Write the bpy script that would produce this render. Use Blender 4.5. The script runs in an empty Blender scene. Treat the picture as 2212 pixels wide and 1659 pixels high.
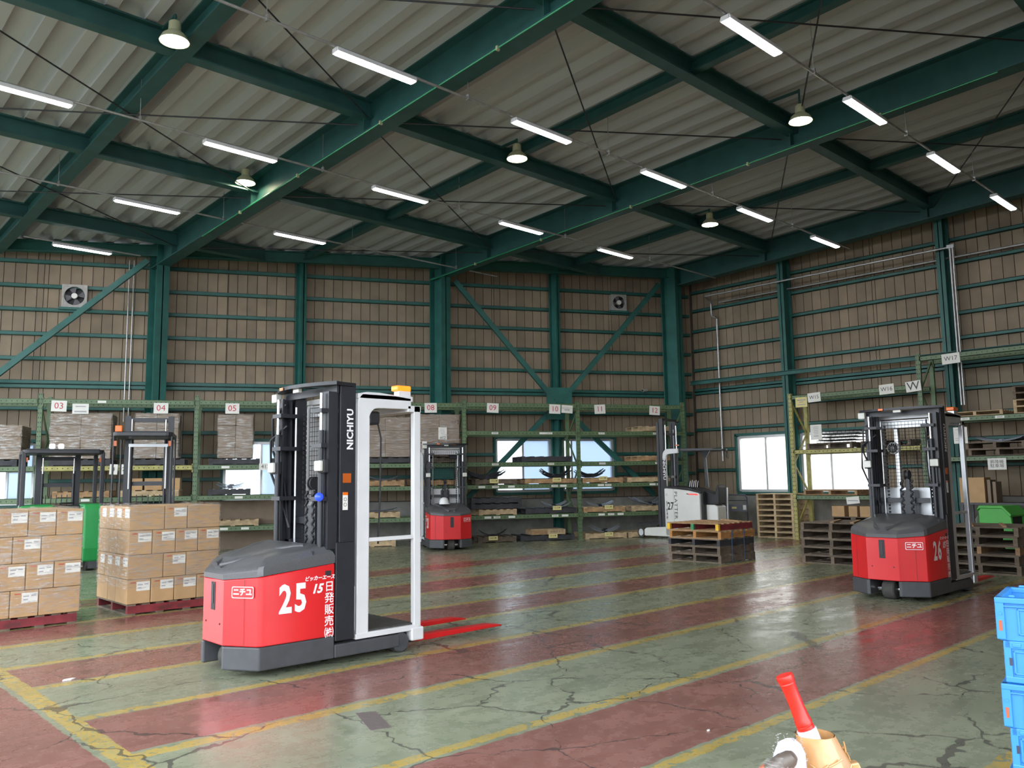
import bpy, math, random
from math import sin, cos, pi, radians as R
from mathutils import Vector, Matrix

random.seed(7)
SC = bpy.context.scene
COL = SC.collection

# ------------------------------------------------------------------ camera
# world: X runs along the floor stripes and lamp rows, Y along the roof girders, Z up; units are metres
FPX, PITCH, ROLL, AZ = 1790.28, R(6.633), R(-.827), R(46.905)
SK = R(26.451)                       # the rear wall is skewed against the girder grid
def l2w(v):
    return Vector((v[0]*sin(AZ)+v[1]*cos(AZ), -v[0]*cos(AZ)+v[1]*sin(AZ), v[2]))
_f = Vector((0, cos(PITCH), sin(PITCH))); _u = Vector((0, -sin(PITCH), cos(PITCH))); _r = Vector((1, 0, 0))
CR = l2w(_r*cos(ROLL)+_u*sin(ROLL)); CU = l2w(_u*cos(ROLL)-_r*sin(ROLL)); CF = l2w(_f)
cam = bpy.data.cameras.new('camera'); cam.sensor_width = 36; cam.lens = FPX/2212*36
cam.clip_end = 400
camo = bpy.data.objects.new('camera', cam); COL.objects.link(camo)
camo.matrix_world = Matrix(((CR.x, CU.x, -CF.x, 0), (CR.y, CU.y, -CF.y, 0), (CR.z, CU.z, -CF.z, 1.5), (0, 0, 0, 1)))
SC.camera = camo

# ------------------------------------------------------------------ sky, exposure
W = bpy.data.worlds.new('overcast'); SC.world = W; W.use_nodes = True
bg = W.node_tree.nodes['Background']
bg.inputs[0].default_value = (.86, .93, 1.0, 1); bg.inputs[1].default_value = 5.3
SC.view_settings.view_transform = 'Standard'; SC.view_settings.look = 'None'
SC.view_settings.gamma = 1; SC.view_settings.use_curve_mapping = False
SC.view_settings.exposure = 0.28
SC.cycles.use_denoising = True
SC.cycles.max_bounces = 6; SC.cycles.diffuse_bounces = 3; SC.cycles.glossy_bounces = 2; SC.cycles.transmission_bounces = 3; SC.cycles.transparent_max_bounces = 12
SC.cycles.use_adaptive_sampling = True; SC.cycles.adaptive_threshold = .06; SC.cycles.caustics_reflective = False; SC.cycles.caustics_refractive = False
SC.cycles.sample_clamp_indirect = 6

# ------------------------------------------------------------------ materials
MT = {}
def mat(name, col, rough=.6, metal=0, var=.12, scale=6, bump=0, emit=None, rnd=0, alpha=None, spec=.5, coat=0):
    """procedural material: base colour broken up by noise (and by object), optional bump / emission"""
    m = bpy.data.materials.new(name); m.use_nodes = True; MT[name] = m
    nt = m.node_tree; N = nt.nodes; L = nt.links; b = N['Principled BSDF']
    b.inputs['Roughness'].default_value = rough; b.inputs['Metallic'].default_value = metal
    b.inputs['Specular IOR Level'].default_value = spec
    if coat: b.inputs['Coat Weight'].default_value = coat; b.inputs['Coat Roughness'].default_value = .15
    tc = N.new('ShaderNodeTexCoord'); nz = N.new('ShaderNodeTexNoise'); nz.inputs['Scale'].default_value = scale; nz.inputs['Detail'].default_value = 2
    L.new(tc.outputs['Object'], nz.inputs['Vector'])
    mr = N.new('ShaderNodeMapRange'); mr.inputs['From Min'].default_value = .3; mr.inputs['From Max'].default_value = .7
    mr.inputs['To Min'].default_value = 1-var; mr.inputs['To Max'].default_value = 1+var
    L.new(nz.outputs['Fac'], mr.inputs['Value'])
    fac = mr.outputs[0]
    if rnd:
        oi = N.new('ShaderNodeObjectInfo'); m2 = N.new('ShaderNodeMapRange')
        m2.inputs['To Min'].default_value = 1-rnd; m2.inputs['To Max'].default_value = 1+rnd
        L.new(oi.outputs['Random'], m2.inputs['Value'])
        mu = N.new('ShaderNodeMath'); mu.operation = 'MULTIPLY'; L.new(fac, mu.inputs[0]); L.new(m2.outputs[0], mu.inputs[1]); fac = mu.outputs[0]
    vm = N.new('ShaderNodeVectorMath'); vm.operation = 'SCALE'; vm.inputs[0].default_value = col[:3]
    L.new(fac, vm.inputs['Scale']); L.new(vm.outputs[0], b.inputs['Base Color'])
    if bump:
        bp = N.new('ShaderNodeBump'); bp.inputs['Strength'].default_value = bump; bp.inputs['Distance'].default_value = .02
        L.new(nz.outputs['Fac'], bp.inputs['Height']); L.new(bp.outputs[0], b.inputs['Normal'])
    if emit:
        b.inputs['Emission Color'].default_value = (*emit[:3], 1); b.inputs['Emission Strength'].default_value = emit[3]
    if alpha is not None: b.inputs['Alpha'].default_value = alpha
    return m

mat('steel_green', (.018, .112, .094), .5, 0, .18, 3)
mat('steel_green_dark', (.022, .092, .086), .5, 0, .15, 3)
mat('wall_panel', (.255, .198, .136), .75, 0, .14, 2.2, rnd=.13)
mat('wall_dark', (.07, .055, .045), .9)
mat('concrete', (.24, .235, .215), .85, 0, .2, 4, bump=.2)
mat('roof_sheet', (.50, .525, .53), .65, 0, .10, 1.5, rnd=.05)
mat('rack_green', (.105, .165, .080), .5, 0, .15, 8)
mat('rack_yellow', (.36, .33, .10), .5, 0, .2, 8)
mat('wood', (.36, .22, .11), .8, 0, .3, 9, rnd=.2)
mat('wood_light', (.46, .34, .20), .8, 0, .25, 9, rnd=.15)
mat('wood_grey', (.135, .103, .075), .85, 0, .35, 9, rnd=.25)
mat('wood_black', (.035, .035, .04), .7, 0, .3, 9)
mat('wood_red', (.19, .022, .028), .65, 0, .25, 9, rnd=.1)
mat('wood_orange', (.42, .20, .06), .75, 0, .2, 9)
mat('paint_yellow', (.75, .45, .03), .7, 0, .2, 9)
mat('paint_green', (.04, .22, .09), .7, 0, .2, 9)
mat('red_body', (.60, .012, .016), .32, 0, .05, 3, coat=.4)
mat('hood_grey', (.095, .095, .10), .33, .15, .08, 60)
mat('black_steel', (.018, .019, .024), .42, 0, .15, 10)
mat('skirt_grey', (.055, .057, .063), .5, 0, .12, 10)
mat('rubber', (.05, .047, .043), .8, 0, .2, 20)
mat('white_paint', (.66, .66, .67), .35, 0, .04, 5)
mat('silver', (.55, .56, .58), .35, .6, .08, 5)
mat('chrome', (.75, .75, .78), .15, 1, .03, 5)
mat('fork_red', (.60, .012, .015), .38, 0, .08, 5)
mat('orange_plastic', (.85, .16, .01), .3)
mat('orange_lit', (.9, .2, .02), .3, emit=(1, .16, .01, 1.8))
mat('blue_lit', (.02, .05, .8), .3, emit=(.01, .03, 1, 2.6))
mat('amber_dull', (.45, .09, .01), .35)
mat('lens_grey', (.55, .55, .50), .15)
mat('letter_white', (.80, .78, .78), .5, 0, .03)
mat('letter_black', (.02, .02, .02), .5, 0, .03)
mat('letter_red', (.50, .03, .05), .5, 0, .03)
mat('letter_brown', (.09, .035, .03), .7, 0, .05)
mat('paper', (.74, .73, .68), .7, 0, .04)
mat('paper_yellow', (.68, .60, .26), .7, 0, .05)
mat('carton', (.47, .295, .145), .75, 0, .07, 5, rnd=.06)
mat('carton_dull', (.235, .175, .125), .75, 0, .10, 4, rnd=.08)
mat('label_print', (.35, .35, .37), .7)
mat('carton_red', (.48, .10, .04), .7)
mat('plastic_black', (.02, .02, .023), .6, 0, .1)
mat('leaf_steel', (.045, .05, .06), .33, .5, .1, 6)
mat('leaf_bright', (.42, .46, .52), .3, .7, .1, 6)
mat('truck_white', (.70, .70, .66), .35, 0, .04, 3)
mat('truck_green', (.02, .27, .065), .4, 0, .06, 3)
mat('lime_green', (.06, .38, .05), .4, 0, .06, 3)
mat('tail_red', (.8, .02, .02), .3, emit=(1, .03, .02, .8))
mat('galvanised', (.46, .46, .46), .4, .7, .15, 12)
mat('fan_blade', (.10, .10, .11), .5)
mat('fan_grey', (.36, .35, .33), .6, 0, .15, 8)
mat('navy_tube', (.03, .035, .06), .4)
mat('blue_crate', (.035, .23, .60), .4, 0, .04, 4)
mat('baton_red', (.70, .02, .010), .28, 0, .04, 4)
mat('baton_white', (.55, .57, .62), .35, 0, .04, 4)
mat('tape_tan', (.56, .30, .125), .28, 0, .08, 14, bump=.25, coat=.5)
mat('cloth_white', (.56, .53, .60), .95, 0, .08, 60, bump=.5)
mat('bottle_dark', (.11, .085, .07), .35, 0, .3, 12)
mat('cable_green', (.03, .34, .14), .22, 0, .1)
mat('patch_grey', (.13, .105, .10), .6, 0, .15, 30)
mat('strap_blue', (.05, .16, .36), .6)
mat('tarp_teal', (.01, .09, .075), .6)
mat('ash', (.10, .10, .105), .9, 0, .3, 1)
mat('alu', (.62, .62, .62), .35, .3, .05)
mat('tube_light', (.9, .9, .9), .4, emit=(1, .93, .96, 22))
mat('hid_light', (.9, .9, .8), .4, emit=(1, .95, .62, 40))
mat('hid_shell', (.55, .56, .36), .35, .2, .05)
mat('work_light', (.9, .9, .9), .2, emit=(.9, .95, 1, 2))

def mix_glass(name, tint, clear, rough=.1, transl=.5):
    m = bpy.data.materials.new(name); m.use_nodes = True; MT[name] = m
    nt = m.node_tree; N = nt.nodes; L = nt.links; N.remove(N['Principled BSDF']); out = N['Material Output']
    t = N.new('ShaderNodeBsdfTransparent'); t.inputs[0].default_value = (*tint, 1)
    d = N.new('ShaderNodeBsdfTranslucent'); d.inputs[0].default_value = (*tint, 1)
    g = N.new('ShaderNodeBsdfGlossy'); g.inputs[1].default_value = rough
    a = N.new('ShaderNodeMixShader'); a.inputs[0].default_value = transl; L.new(t.outputs[0], a.inputs[1]); L.new(d.outputs[0], a.inputs[2])
    c = N.new('ShaderNodeMixShader'); c.inputs[0].default_value = clear; L.new(a.outputs[0], c.inputs[1]); L.new(g.outputs[0], c.inputs[2])
    L.new(c.outputs[0], out.inputs[0]); return m
mix_glass('window_glass', (.92, .97, 1.0), .04, .05, .35)
mix_glass('window_glass_blue', (.40, .455, .52), .04, .05, .35)
mix_glass('frosted_glass', (1.0, .97, .92), .04, .2, .75)

def film_mat():
    m = bpy.data.materials.new('stretch_film'); m.use_nodes = True; MT['stretch_film'] = m
    nt = m.node_tree; N = nt.nodes; L = nt.links; N.remove(N['Principled BSDF']); out = N['Material Output']
    t = N.new('ShaderNodeBsdfTransparent'); g = N.new('ShaderNodeBsdfGlossy'); g.inputs[1].default_value = .22
    d = N.new('ShaderNodeBsdfDiffuse'); d.inputs[0].default_value = (.8, .78, .76, 1)
    tc = N.new('ShaderNodeTexCoord'); mp = N.new('ShaderNodeMapping'); mp.inputs['Scale'].default_value = (3, 3, 22); mp.inputs['Rotation'].default_value = (.25, .2, 0)
    nz = N.new('ShaderNodeTexNoise'); nz.inputs['Scale'].default_value = 2.2; nz.inputs['Detail'].default_value = 4
    L.new(tc.outputs['Object'], mp.inputs[0]); L.new(mp.outputs[0], nz.inputs['Vector'])
    b = N.new('ShaderNodeBump'); b.inputs['Strength'].default_value = .9; b.inputs['Distance'].default_value = .03
    L.new(nz.outputs['Fac'], b.inputs['Height']); L.new(b.outputs[0], g.inputs['Normal'])
    r = N.new('ShaderNodeMapRange'); r.inputs['From Min'].default_value = .45; r.inputs['From Max'].default_value = .75
    r.inputs['To Min'].default_value = .05; r.inputs['To Max'].default_value = .65; L.new(nz.outputs['Fac'], r.inputs['Value'])
    gd = N.new('ShaderNodeMixShader'); gd.inputs[0].default_value = .35; L.new(g.outputs[0], gd.inputs[1]); L.new(d.outputs[0], gd.inputs[2])
    mx = N.new('ShaderNodeMixShader'); L.new(r.outputs[0], mx.inputs[0]); L.new(t.outputs[0], mx.inputs[1]); L.new(gd.outputs[0], mx.inputs[2])
    L.new(mx.outputs[0], out.inputs[0])
film_mat()

def dots_mat(name, base, pitch=.1):
    """painted rack steel with a row of punched holes printed along local x at mid height of the member"""
    m = MT[base].copy(); m.name = name; MT[name] = m; nt = m.node_tree; N = nt.nodes; L = nt.links; b = N['Principled BSDF']
    src = b.inputs['Base Color'].links[0].from_socket
    tc = N.new('ShaderNodeTexCoord'); sp = N.new('ShaderNodeSeparateXYZ'); L.new(tc.outputs['Object'], sp.inputs[0])
    def mth(op, a, c=None):
        n = N.new('ShaderNodeMath'); n.operation = op
        if hasattr(a, 'links'): L.new(a, n.inputs[0])
        else: n.inputs[0].default_value = a
        if c is not None:
            if hasattr(c, 'links'): L.new(c, n.inputs[1])
            else: n.inputs[1].default_value = c
        return n.outputs[0]
    fx = mth('SUBTRACT', mth('FRACT', mth('DIVIDE', sp.outputs['X'], pitch)), .5); fx = mth('MULTIPLY', fx, pitch)
    dz = mth('ABSOLUTE', sp.outputs['Z'])
    rr = mth('ADD', mth('POWER', fx, 2), mth('POWER', dz, 2))
    hole = mth('LESS_THAN', rr, .012**2)
    mx = N.new('ShaderNodeMix'); mx.data_type = 'RGBA'; L.new(hole, mx.inputs['Factor']); L.new(src, mx.inputs['A']); mx.inputs['B'].default_value = (.01, .015, .01, 1)
    L.new(mx.outputs['Result'], b.inputs['Base Color'])
dots_mat('rack_green_holes', 'rack_green'); dots_mat('rack_yellow_holes', 'rack_yellow')

def floor_mat():
    m = bpy.data.materials.new('painted_floor'); m.use_nodes = True; MT['painted_floor'] = m
    nt = m.node_tree; N = nt.nodes; L = nt.links; b = N['Principled BSDF']
    tc = N.new('ShaderNodeTexCoord'); P = tc.outputs['Object']
    def mth(op, a, c=None, d=None):
        n = N.new('ShaderNodeMath'); n.operation = op; n.use_clamp = False
        for i, q in enumerate((a, c, d)):
            if q is None: continue
            if hasattr(q, 'links'): L.new(q, n.inputs[i])
            else: n.inputs[i].default_value = q
        return n.outputs[0]
    def noise(scale, detail=5, vec=P, rough=.55):
        n = N.new('ShaderNodeTexNoise'); n.inputs['Scale'].default_value = scale; n.inputs['Detail'].default_value = detail; n.inputs['Roughness'].default_value = rough
        L.new(vec, n.inputs['Vector']); return n
    def ramp(v, a, c, lo=0., hi=1.):
        n = N.new('ShaderNodeMapRange'); n.inputs['From Min'].default_value = a; n.inputs['From Max'].default_value = c
        n.inputs['To Min'].default_value = lo; n.inputs['To Max'].default_value = hi; L.new(v, n.inputs['Value']); return n.outputs[0]
    def mixc(f, a, c):
        n = N.new('ShaderNodeMix'); n.data_type = 'RGBA'; L.new(f, n.inputs['Factor'])
        for i, q in (('A', a), ('B', c)):
            if hasattr(q, 'links'): L.new(q, n.inputs[i])
            else: n.inputs[i].default_value = (*q, 1)
        return n.outputs['Result']
    sp = N.new('ShaderNodeSeparateXYZ'); L.new(P, sp.inputs[0])
    wob = noise(7, 2); jit = ramp(wob.outputs['Fac'], 0, 1, -.022, .022)
    y = mth('ADD', sp.outputs['Y'], jit); x = mth('ADD', sp.outputs['X'], jit)
    def band(v, lo, hi): return mth('MULTIPLY', mth('GREATER_THAN', v, lo), mth('LESS_THAN', v, hi))
    def union(fs):
        o = fs[0]
        for q in fs[1:]: o = mth('MAXIMUM', o, q)
        return o
    inside = mth('GREATER_THAN', x, 1.75)
    red = mth('MULTIPLY', inside, union([band(y, a, c) for a, c in ((.65, 1.47), (2.87, 3.74), (5.08, 5.95), (7.23, 8.02), (9.28, 10.17), (11.45, 12.13))]))
    red = mth('MAXIMUM', red, band(x, -.6, 1.585))
    yel = mth('MULTIPLY', inside, union([band(y, a, c) for a, c in ((1.50, 1.62), (2.765, 2.845), (3.78, 3.875), (4.925, 5.045), (5.965, 6.075), (7.10, 7.205), (8.045, 8.15), (9.12, 9.23), (10.20, 10.29), (11.36, 11.43), (12.15, 12.21))]))
    cross = band(x, 1.625, 1.75); yelc = mth('MAXIMUM', yel, cross)
    n1 = noise(1.3, 4, rough=.65); n2 = noise(11, 3, rough=.7)
    mp = N.new('ShaderNodeMapping'); mp.inputs['Scale'].default_value = (1.0, 3.2, 1); mp.inputs['Rotation'].default_value = (0, 0, .5); L.new(P, mp.inputs[0])
    n3 = noise(1.5, 3, mp.outputs[0], .6)
    shade = mth('ADD', ramp(n1.outputs['Fac'], .3, .7, .82, 1.12), ramp(n3.outputs['Fac'], .3, .7, -.07, .07))
    green = mixc(ramp(n2.outputs['Fac'], .35, .7), (.225, .252, .168), (.290, .305, .215))
    redc = mixc(ramp(n2.outputs['Fac'], .3, .7), (.235, .095, .078), (.285, .135, .112))
    yelw = mixc(ramp(n2.outputs['Fac'], .40, .62), (.52, .34, .055), (.36, .31, .13))
    c = mixc(red, green, redc)
    # worn-through yellow paint
    wear = mth('GREATER_THAN', ramp(n2.outputs['Fac'], .3, .7), .30)
    c = mixc(mth('MULTIPLY', yelc, wear), c, yelw)
    # paint losses down to grey concrete
    lossn = n3; loss = mth('MULTIPLY', ramp(lossn.outputs['Fac'], .735, .745), .7)
    c = mixc(loss, c, (.155, .135, .125))
    # cracks
    dv = noise(2.0, 3, rough=.7); ad = N.new('ShaderNodeVectorMath'); ad.operation = 'MULTIPLY_ADD'
    L.new(dv.outputs['Color'], ad.inputs[0]); ad.inputs[1].default_value = (.42, .42, 0); L.new(P, ad.inputs[2])
    vo = N.new('ShaderNodeTexVoronoi'); vo.feature = 'DISTANCE_TO_EDGE'; vo.inputs['Scale'].default_value = 1.05; L.new(ad.outputs[0], vo.inputs['Vector'])
    cw = ramp(n1.outputs['Fac'], .38, .55, 0., .0105)
    crack = mth('LESS_THAN', vo.outputs['Distance'], cw)
    crk = crack
    c = mixc(mth('MULTIPLY', crk, .72), c, (.045, .04, .04))
    vm = N.new('ShaderNodeVectorMath'); vm.operation = 'SCALE'; L.new(c, vm.inputs[0]); L.new(shade, vm.inputs['Scale'])
    L.new(vm.outputs[0], b.inputs['Base Color'])
    rg = mth('ADD', ramp(n3.outputs['Fac'], .3, .7, .18, .34), ramp(n2.outputs['Fac'], .3, .7, -.04, .08))
    rg = mth('ADD', rg, mth('MULTIPLY', red, -.02)); L.new(rg, b.inputs['Roughness'])
    b.inputs['Specular IOR Level'].default_value = .62
    bp = N.new('ShaderNodeBump'); bp.inputs['Strength'].default_value = .07; bp.inputs['Distance'].default_value = .02
    L.new(n3.outputs['Fac'], bp.inputs['Height']); L.new(bp.outputs[0], b.inputs['Normal'])
floor_mat()

# ------------------------------------------------------------------ mesh helpers
class MB:
    def __init__(s): s.v = []; s.f = []
    def add(s, vs, fs):
        o = len(s.v); s.v += [tuple(v) for v in vs]; s.f += [tuple(i+o for i in f) for f in fs]; return s
    def box(s, x0, x1, y0, y1, z0, z1):
        return s.add([(x0, y0, z0), (x1, y0, z0), (x1, y1, z0), (x0, y1, z0), (x0, y0, z1), (x1, y0, z1), (x1, y1, z1), (x0, y1, z1)],
                     [(3, 2, 1, 0), (4, 5, 6, 7), (0, 1, 5, 4), (1, 2, 6, 5), (2, 3, 7, 6), (3, 0, 4, 7)])
    def bar(s, p, q, w, h, up=(0, 0, 1)):
        """rectangular bar from p to q, w wide across, h high along `up`"""
        p = Vector(p); q = Vector(q); d = (q-p).normalized(); u = Vector(up); a = d.cross(u)
        if a.length < 1e-6: a = d.cross(Vector((1, 0, 0)))
        a.normalize(); u = a.cross(d); a *= w/2; u = u*(h/2); vs = []
        for e in (p, q): vs += [e-a-u, e+a-u, e+a+u, e-a+u]
        return s.add(vs, [(0, 1, 2, 3), (7, 6, 5, 4), (0, 4, 5, 1), (1, 5, 6, 2), (2, 6, 7, 3), (3, 7, 4, 0)])
    def cyl(s, p, q, r, n=10, r2=None):
        p = Vector(p); q = Vector(q); d = (q-p).normalized(); a = d.cross(Vector((0, 0, 1)))
        if a.length < 1e-4: a = Vector((1, 0, 0))
        a.normalize(); b = d.cross(a); r2 = r if r2 is None else r2; vs = []
        for e, rr in ((p, r), (q, r2)): vs += [e+(a*cos(2*pi*i/n)+b*sin(2*pi*i/n))*rr for i in range(n)]
        return s.add(vs, [(i, (i+1) % n, n+(i+1) % n, n+i) for i in range(n)]+[tuple(range(n-1, -1, -1)), tuple(range(n, 2*n))])
    def tube(s, pts, r, n=6):
        pts = [Vector(p) for p in pts]; vs = []; k = len(pts)
        for i, p in enumerate(pts):
            d = (pts[min(i+1, k-1)]-pts[max(i-1, 0)]).normalized(); a = d.cross(Vector((.13, .21, .97))).normalized(); b = d.cross(a)
            vs += [p+(a*cos(2*pi*j/n)+b*sin(2*pi*j/n))*r for j in range(n)]
        fs = [(i*n+j, i*n+(j+1) % n, (i+1)*n+(j+1) % n, (i+1)*n+j) for i in range(k-1) for j in range(n)]
        return s.add(vs, fs+[tuple(range(n-1, -1, -1)), tuple(range((k-1)*n, k*n))])
    def loft(s, rings, cap=True):
        n = len(rings[0]); vs = [v for r in rings for v in r]
        fs = [(i*n+j, i*n+(j+1) % n, (i+1)*n+(j+1) % n, (i+1)*n+j) for i in range(len(rings)-1) for j in range(n)]
        if cap: fs += [tuple(range(n-1, -1, -1)), tuple(range((len(rings)-1)*n, len(rings)*n))]
        return s.add(vs, fs)
    def prism(s, poly, a, b, ax='z'):
        """2-d outline extruded along an axis (x: poly=(y,z); y: poly=(x,z); z: poly=(x,y))"""
        f = {'z': lambda p, t: (p[0], p[1], t), 'x': lambda p, t: (t, p[0], p[1]), 'y': lambda p, t: (p[0], t, p[1])}[ax]
        return s.loft([[f(p, a) for p in poly], [f(p, b) for p in poly]])
    def lathe(s, prof, n=20, o=(0, 0, 0), M=None):
        rings = []
        for r, z in prof:
            ring = [Vector((r*cos(2*pi*i/n), r*sin(2*pi*i/n), z)) for i in range(n)]
            rings.append([(M @ v if M else v)+Vector(o) for v in ring])
        return s.loft(rings)
    def ball(s, c, r, n=10, sz=1):
        return s.lathe([(max(r*sin(pi*k/6), 1e-4), -r*sz*cos(pi*k/6)) for k in range(7)], n, c)
    def mesh(s, name, m, smooth=0):
        me = bpy.data.meshes.new(name); me.from_pydata(s.v, [], s.f); me.update()
        if m: me.materials.append(MT[m])
        import bmesh
        bm = bmesh.new(); bm.from_mesh(me); bmesh.ops.recalc_face_normals(bm, faces=bm.faces); bm.to_mesh(me); bm.free()
        if smooth:
            me.polygons.foreach_set('use_smooth', [True]*len(me.polygons)); me.set_sharp_from_angle(angle=R(smooth))
        return me
    def obj(s, name, m, parent=None, smooth=0, bevel=0, loc=None, rz=0, seg=2):
        return link(name, s.mesh(name, m, smooth), parent, loc, rz, bevel, seg)
def link(name, me, parent=None, loc=None, rz=0, bevel=0, seg=2):
    o = bpy.data.objects.new(name, me); COL.objects.link(o)
    if parent: o.parent = parent
    if loc: o.location = loc
    if rz: o.rotation_euler[2] = rz
    if bevel:
        b = o.modifiers.new('bevel', 'BEVEL'); b.width = bevel; b.segments = seg; b.limit_method = 'ANGLE'; b.angle_limit = R(40)
    return o
def tag(o, label, cat, group=None):
    o['label'] = label; o['category'] = cat
    if group: o['group'] = group
    return o
def thing(name, label, cat, loc=(0, 0, 0), rz=0, group=None):
    o = bpy.data.objects.new(name, None); COL.objects.link(o); o.location = loc; o.rotation_euler[2] = rz; o.empty_display_size = .1
    return tag(o, label, cat, group)
def struct(o, label=None):
    o['kind'] = 'structure'
    if label: o['label'] = label
    return o
def sroot(name, label=None, loc=(0, 0, 0), rz=0):
    o = bpy.data.objects.new(name, None); COL.objects.link(o); o.location = loc; o.rotation_euler[2] = rz
    return struct(o, label)
def kids(o): return [c for c in bpy.data.objects if c.parent == o]
def dup(root, loc, rz=None, label=None, group=None, _k={}):
    """copy a thing with its parts and sub-parts (meshes shared)"""
    r = root.copy(); COL.objects.link(r); r.location = loc
    if rz is not None: r.rotation_euler[2] = rz
    if label: r['label'] = label
    if group: r['group'] = group
    if root not in _k: _k[root] = [(c, list(c.children)) for c in root.children]
    for c, gs in _k[root]:
        d = c.copy(); COL.objects.link(d); d.parent = r
        for g in gs:
            e = g.copy(); COL.objects.link(e); e.parent = d
    return r
TXT = {}
def text(s, size, m, parent, loc, rz=0, name='lettering', align='CENTER', tilt=R(90), sx=1, shear=0, off=0, vert=False, space=1):
    """flat lettering standing on a vertical face that looks towards local -y"""
    key = (s, size, m, align, shear, off, sx, space, vert)
    if key not in TXT:
        cu = bpy.data.curves.new('t', 'FONT'); cu.body = '\n'.join(s) if vert else s; cu.size = size; cu.align_x = align; cu.align_y = 'CENTER'
        cu.shear = shear; cu.offset = off; cu.space_line = space if vert else .95; cu.resolution_u = 2
        if not vert: cu.space_character = space
        t = bpy.data.objects.new('t', cu); COL.objects.link(t)
        dg = bpy.context.evaluated_depsgraph_get(); me = bpy.data.meshes.new_from_object(t.evaluated_get(dg))
        bpy.data.objects.remove(t); bpy.data.curves.remove(cu)
        if sx != 1: me.transform(Matrix.Diagonal((sx, 1, 1, 1)))
        me.materials.clear(); me.materials.append(MT[m]); TXT[key] = me
    o = link(name, TXT[key], parent, loc); o.rotation_euler = (tilt, 0, rz); return o

def arc(cx, cy, r, a0, a1, n): return [(cx+r*cos(a0+(a1-a0)*i/n), cy+r*sin(a0+(a1-a0)*i/n)) for i in range(n+1)]
BD = Vector((cos(SK), -sin(SK), 0)); BN = Vector((sin(SK), cos(SK), 0))
def BW(s, d, z=0): p = BD*s+BN*d; return Vector((p.x, p.y, z))
DW, XW = 21.42, 20.20                 # cladding planes: rear wall (p.BN = DW) and side wall (X = XW)
YC = (DW-XW*sin(SK))/cos(SK); SCN = XW*cos(SK)-YC*sin(SK)   # corner of the two walls
def zt(y): return 8.04-.04*y          # top of roof steel, falling towards the rear wall

# ================================================================== THE SETTING
def ibeam(mb, p, q, h, w, tf=.025, tw=.02, up=(0, 0, 1)):
    """I-section hanging from its top line p-q"""
    p = Vector(p); q = Vector(q); u = Vector(up)
    mb.bar(p-u*tf/2, q-u*tf/2, w, tf, up); mb.bar(p-u*(h-tf/2), q-u*(h-tf/2), w, tf, up); mb.bar(p-u*h/2, q-u*h/2, tw, h-2*tf, up); return mb

cl = BW(-15, DW+.02)
fl = MB().add([(-9, -6, 0), (XW+.05, -6, 0), (XW+.05, YC, 0), (cl.x, cl.y, 0), (-9, cl.y, 0)], [(0, 1, 2, 3, 4)])
struct(fl.obj('floor', 'painted_floor'), 'green concrete floor with red stripes and worn yellow lines')
struct(MB().box(XW-.02, XW+.25, YC-.06, YC+.3, 0, 7.75).obj('trim_1', 'wall_dark'), 'dark corner strip added to block a light leak')  # added to keep daylight out of the gap between the walls
struct(MB().box(4.7, XW+.1, -.7, -.5, 0, 8.1).obj('shade_wall', 'wall_panel'), 'unseen wall behind the camera, added to shade the right side')  # unseen wall, added to cut daylight towards the right of the hall
struct(MB().box(-90, 110, -90, 110, -.4, -.03).obj('ground', 'ash'), 'grey asphalt yard outside the hall')

PITCHW = .235
def build_wall(name, label, rz, u0, u1, useen, d, wins, ztop, girts, inward=.10):
    root = sroot(name, label, rz=rz)
    # backing sheet with real openings
    back = MB(); cuts = sorted({u0, u1, *[w[0] for w in wins], *[w[1] for w in wins]})
    for a, b in zip(cuts, cuts[1:]):
        w = next((w for w in wins if w[0] <= (a+b)/2 <= w[1]), None); zt_ = max(ztop(a), ztop(b))-.02
        zs = [(.9, w[2]), (w[3], zt_)] if w else [(.9, zt_)]
        for z0, z1 in zs: back.box(a, b, d+.03, d+.07, z0, z1)
    back.obj('backing_sheet', 'wall_dark', root)
    # cladding boards, one object each, split at girt-free seams only where a window interrupts them
    us = [useen[0]+PITCHW*i for i in range(int((useen[1]-useen[0])/PITCHW)+1)]
    us = sorted(set([round(u, 3) for u in us]+[round(w[k], 3) for w in wins for k in (0, 1)]+[u1]))
    us = [u for i, u in enumerate(us) if i == 0 or u-us[i-1] > .02]
    for a, b in zip(us, us[1:]):
        w = next((w for w in wins if w[0] <= (a+b)/2 <= w[1]), None); zt_ = ztop((a+b)/2)
        for z0, z1 in ([(1.02, w[2]), (w[3], zt_)] if w else [(1.02, zt_)]):
            if z1-z0 > .06: MB().box(a+.007, b-.007, d, d+.03, z0, z1).obj('cladding_panel', 'wall_panel', root)
    if us[0] > u0: MB().box(u0, us[0], d, d+.03, 1.02, min(ztop(u0), ztop(us[0]))).obj('cladding_panel', 'wall_panel', root)
    MB().box(u0-.1 if name == 'wall_right' else u0, u1+.1 if name == 'wall_back' else u1, d+.03, d+.10, 1.0, 7.9).obj('corner_flashing', 'wall_dark', root) if False else None
    MB().box(u0, u1, d-.06, d+.12, 0, 1.0).obj('plinth', 'concrete', root, bevel=.01)
    for z, h, spans in girts:
        for a, b in spans:
            # C-section girt: web on the boards, two lips
            g = MB(); y1 = d-.003; y0 = d-inward
            g.box(a, b, y0, y1, z+h/2-.012, z+h/2); g.box(a, b, y0, y1, z-h/2, z-h/2+.012); g.box(a, b, y0, y0+.012, z-h/2, z+h/2)
            g.obj('girt', 'steel_green', root)
    return root

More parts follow.
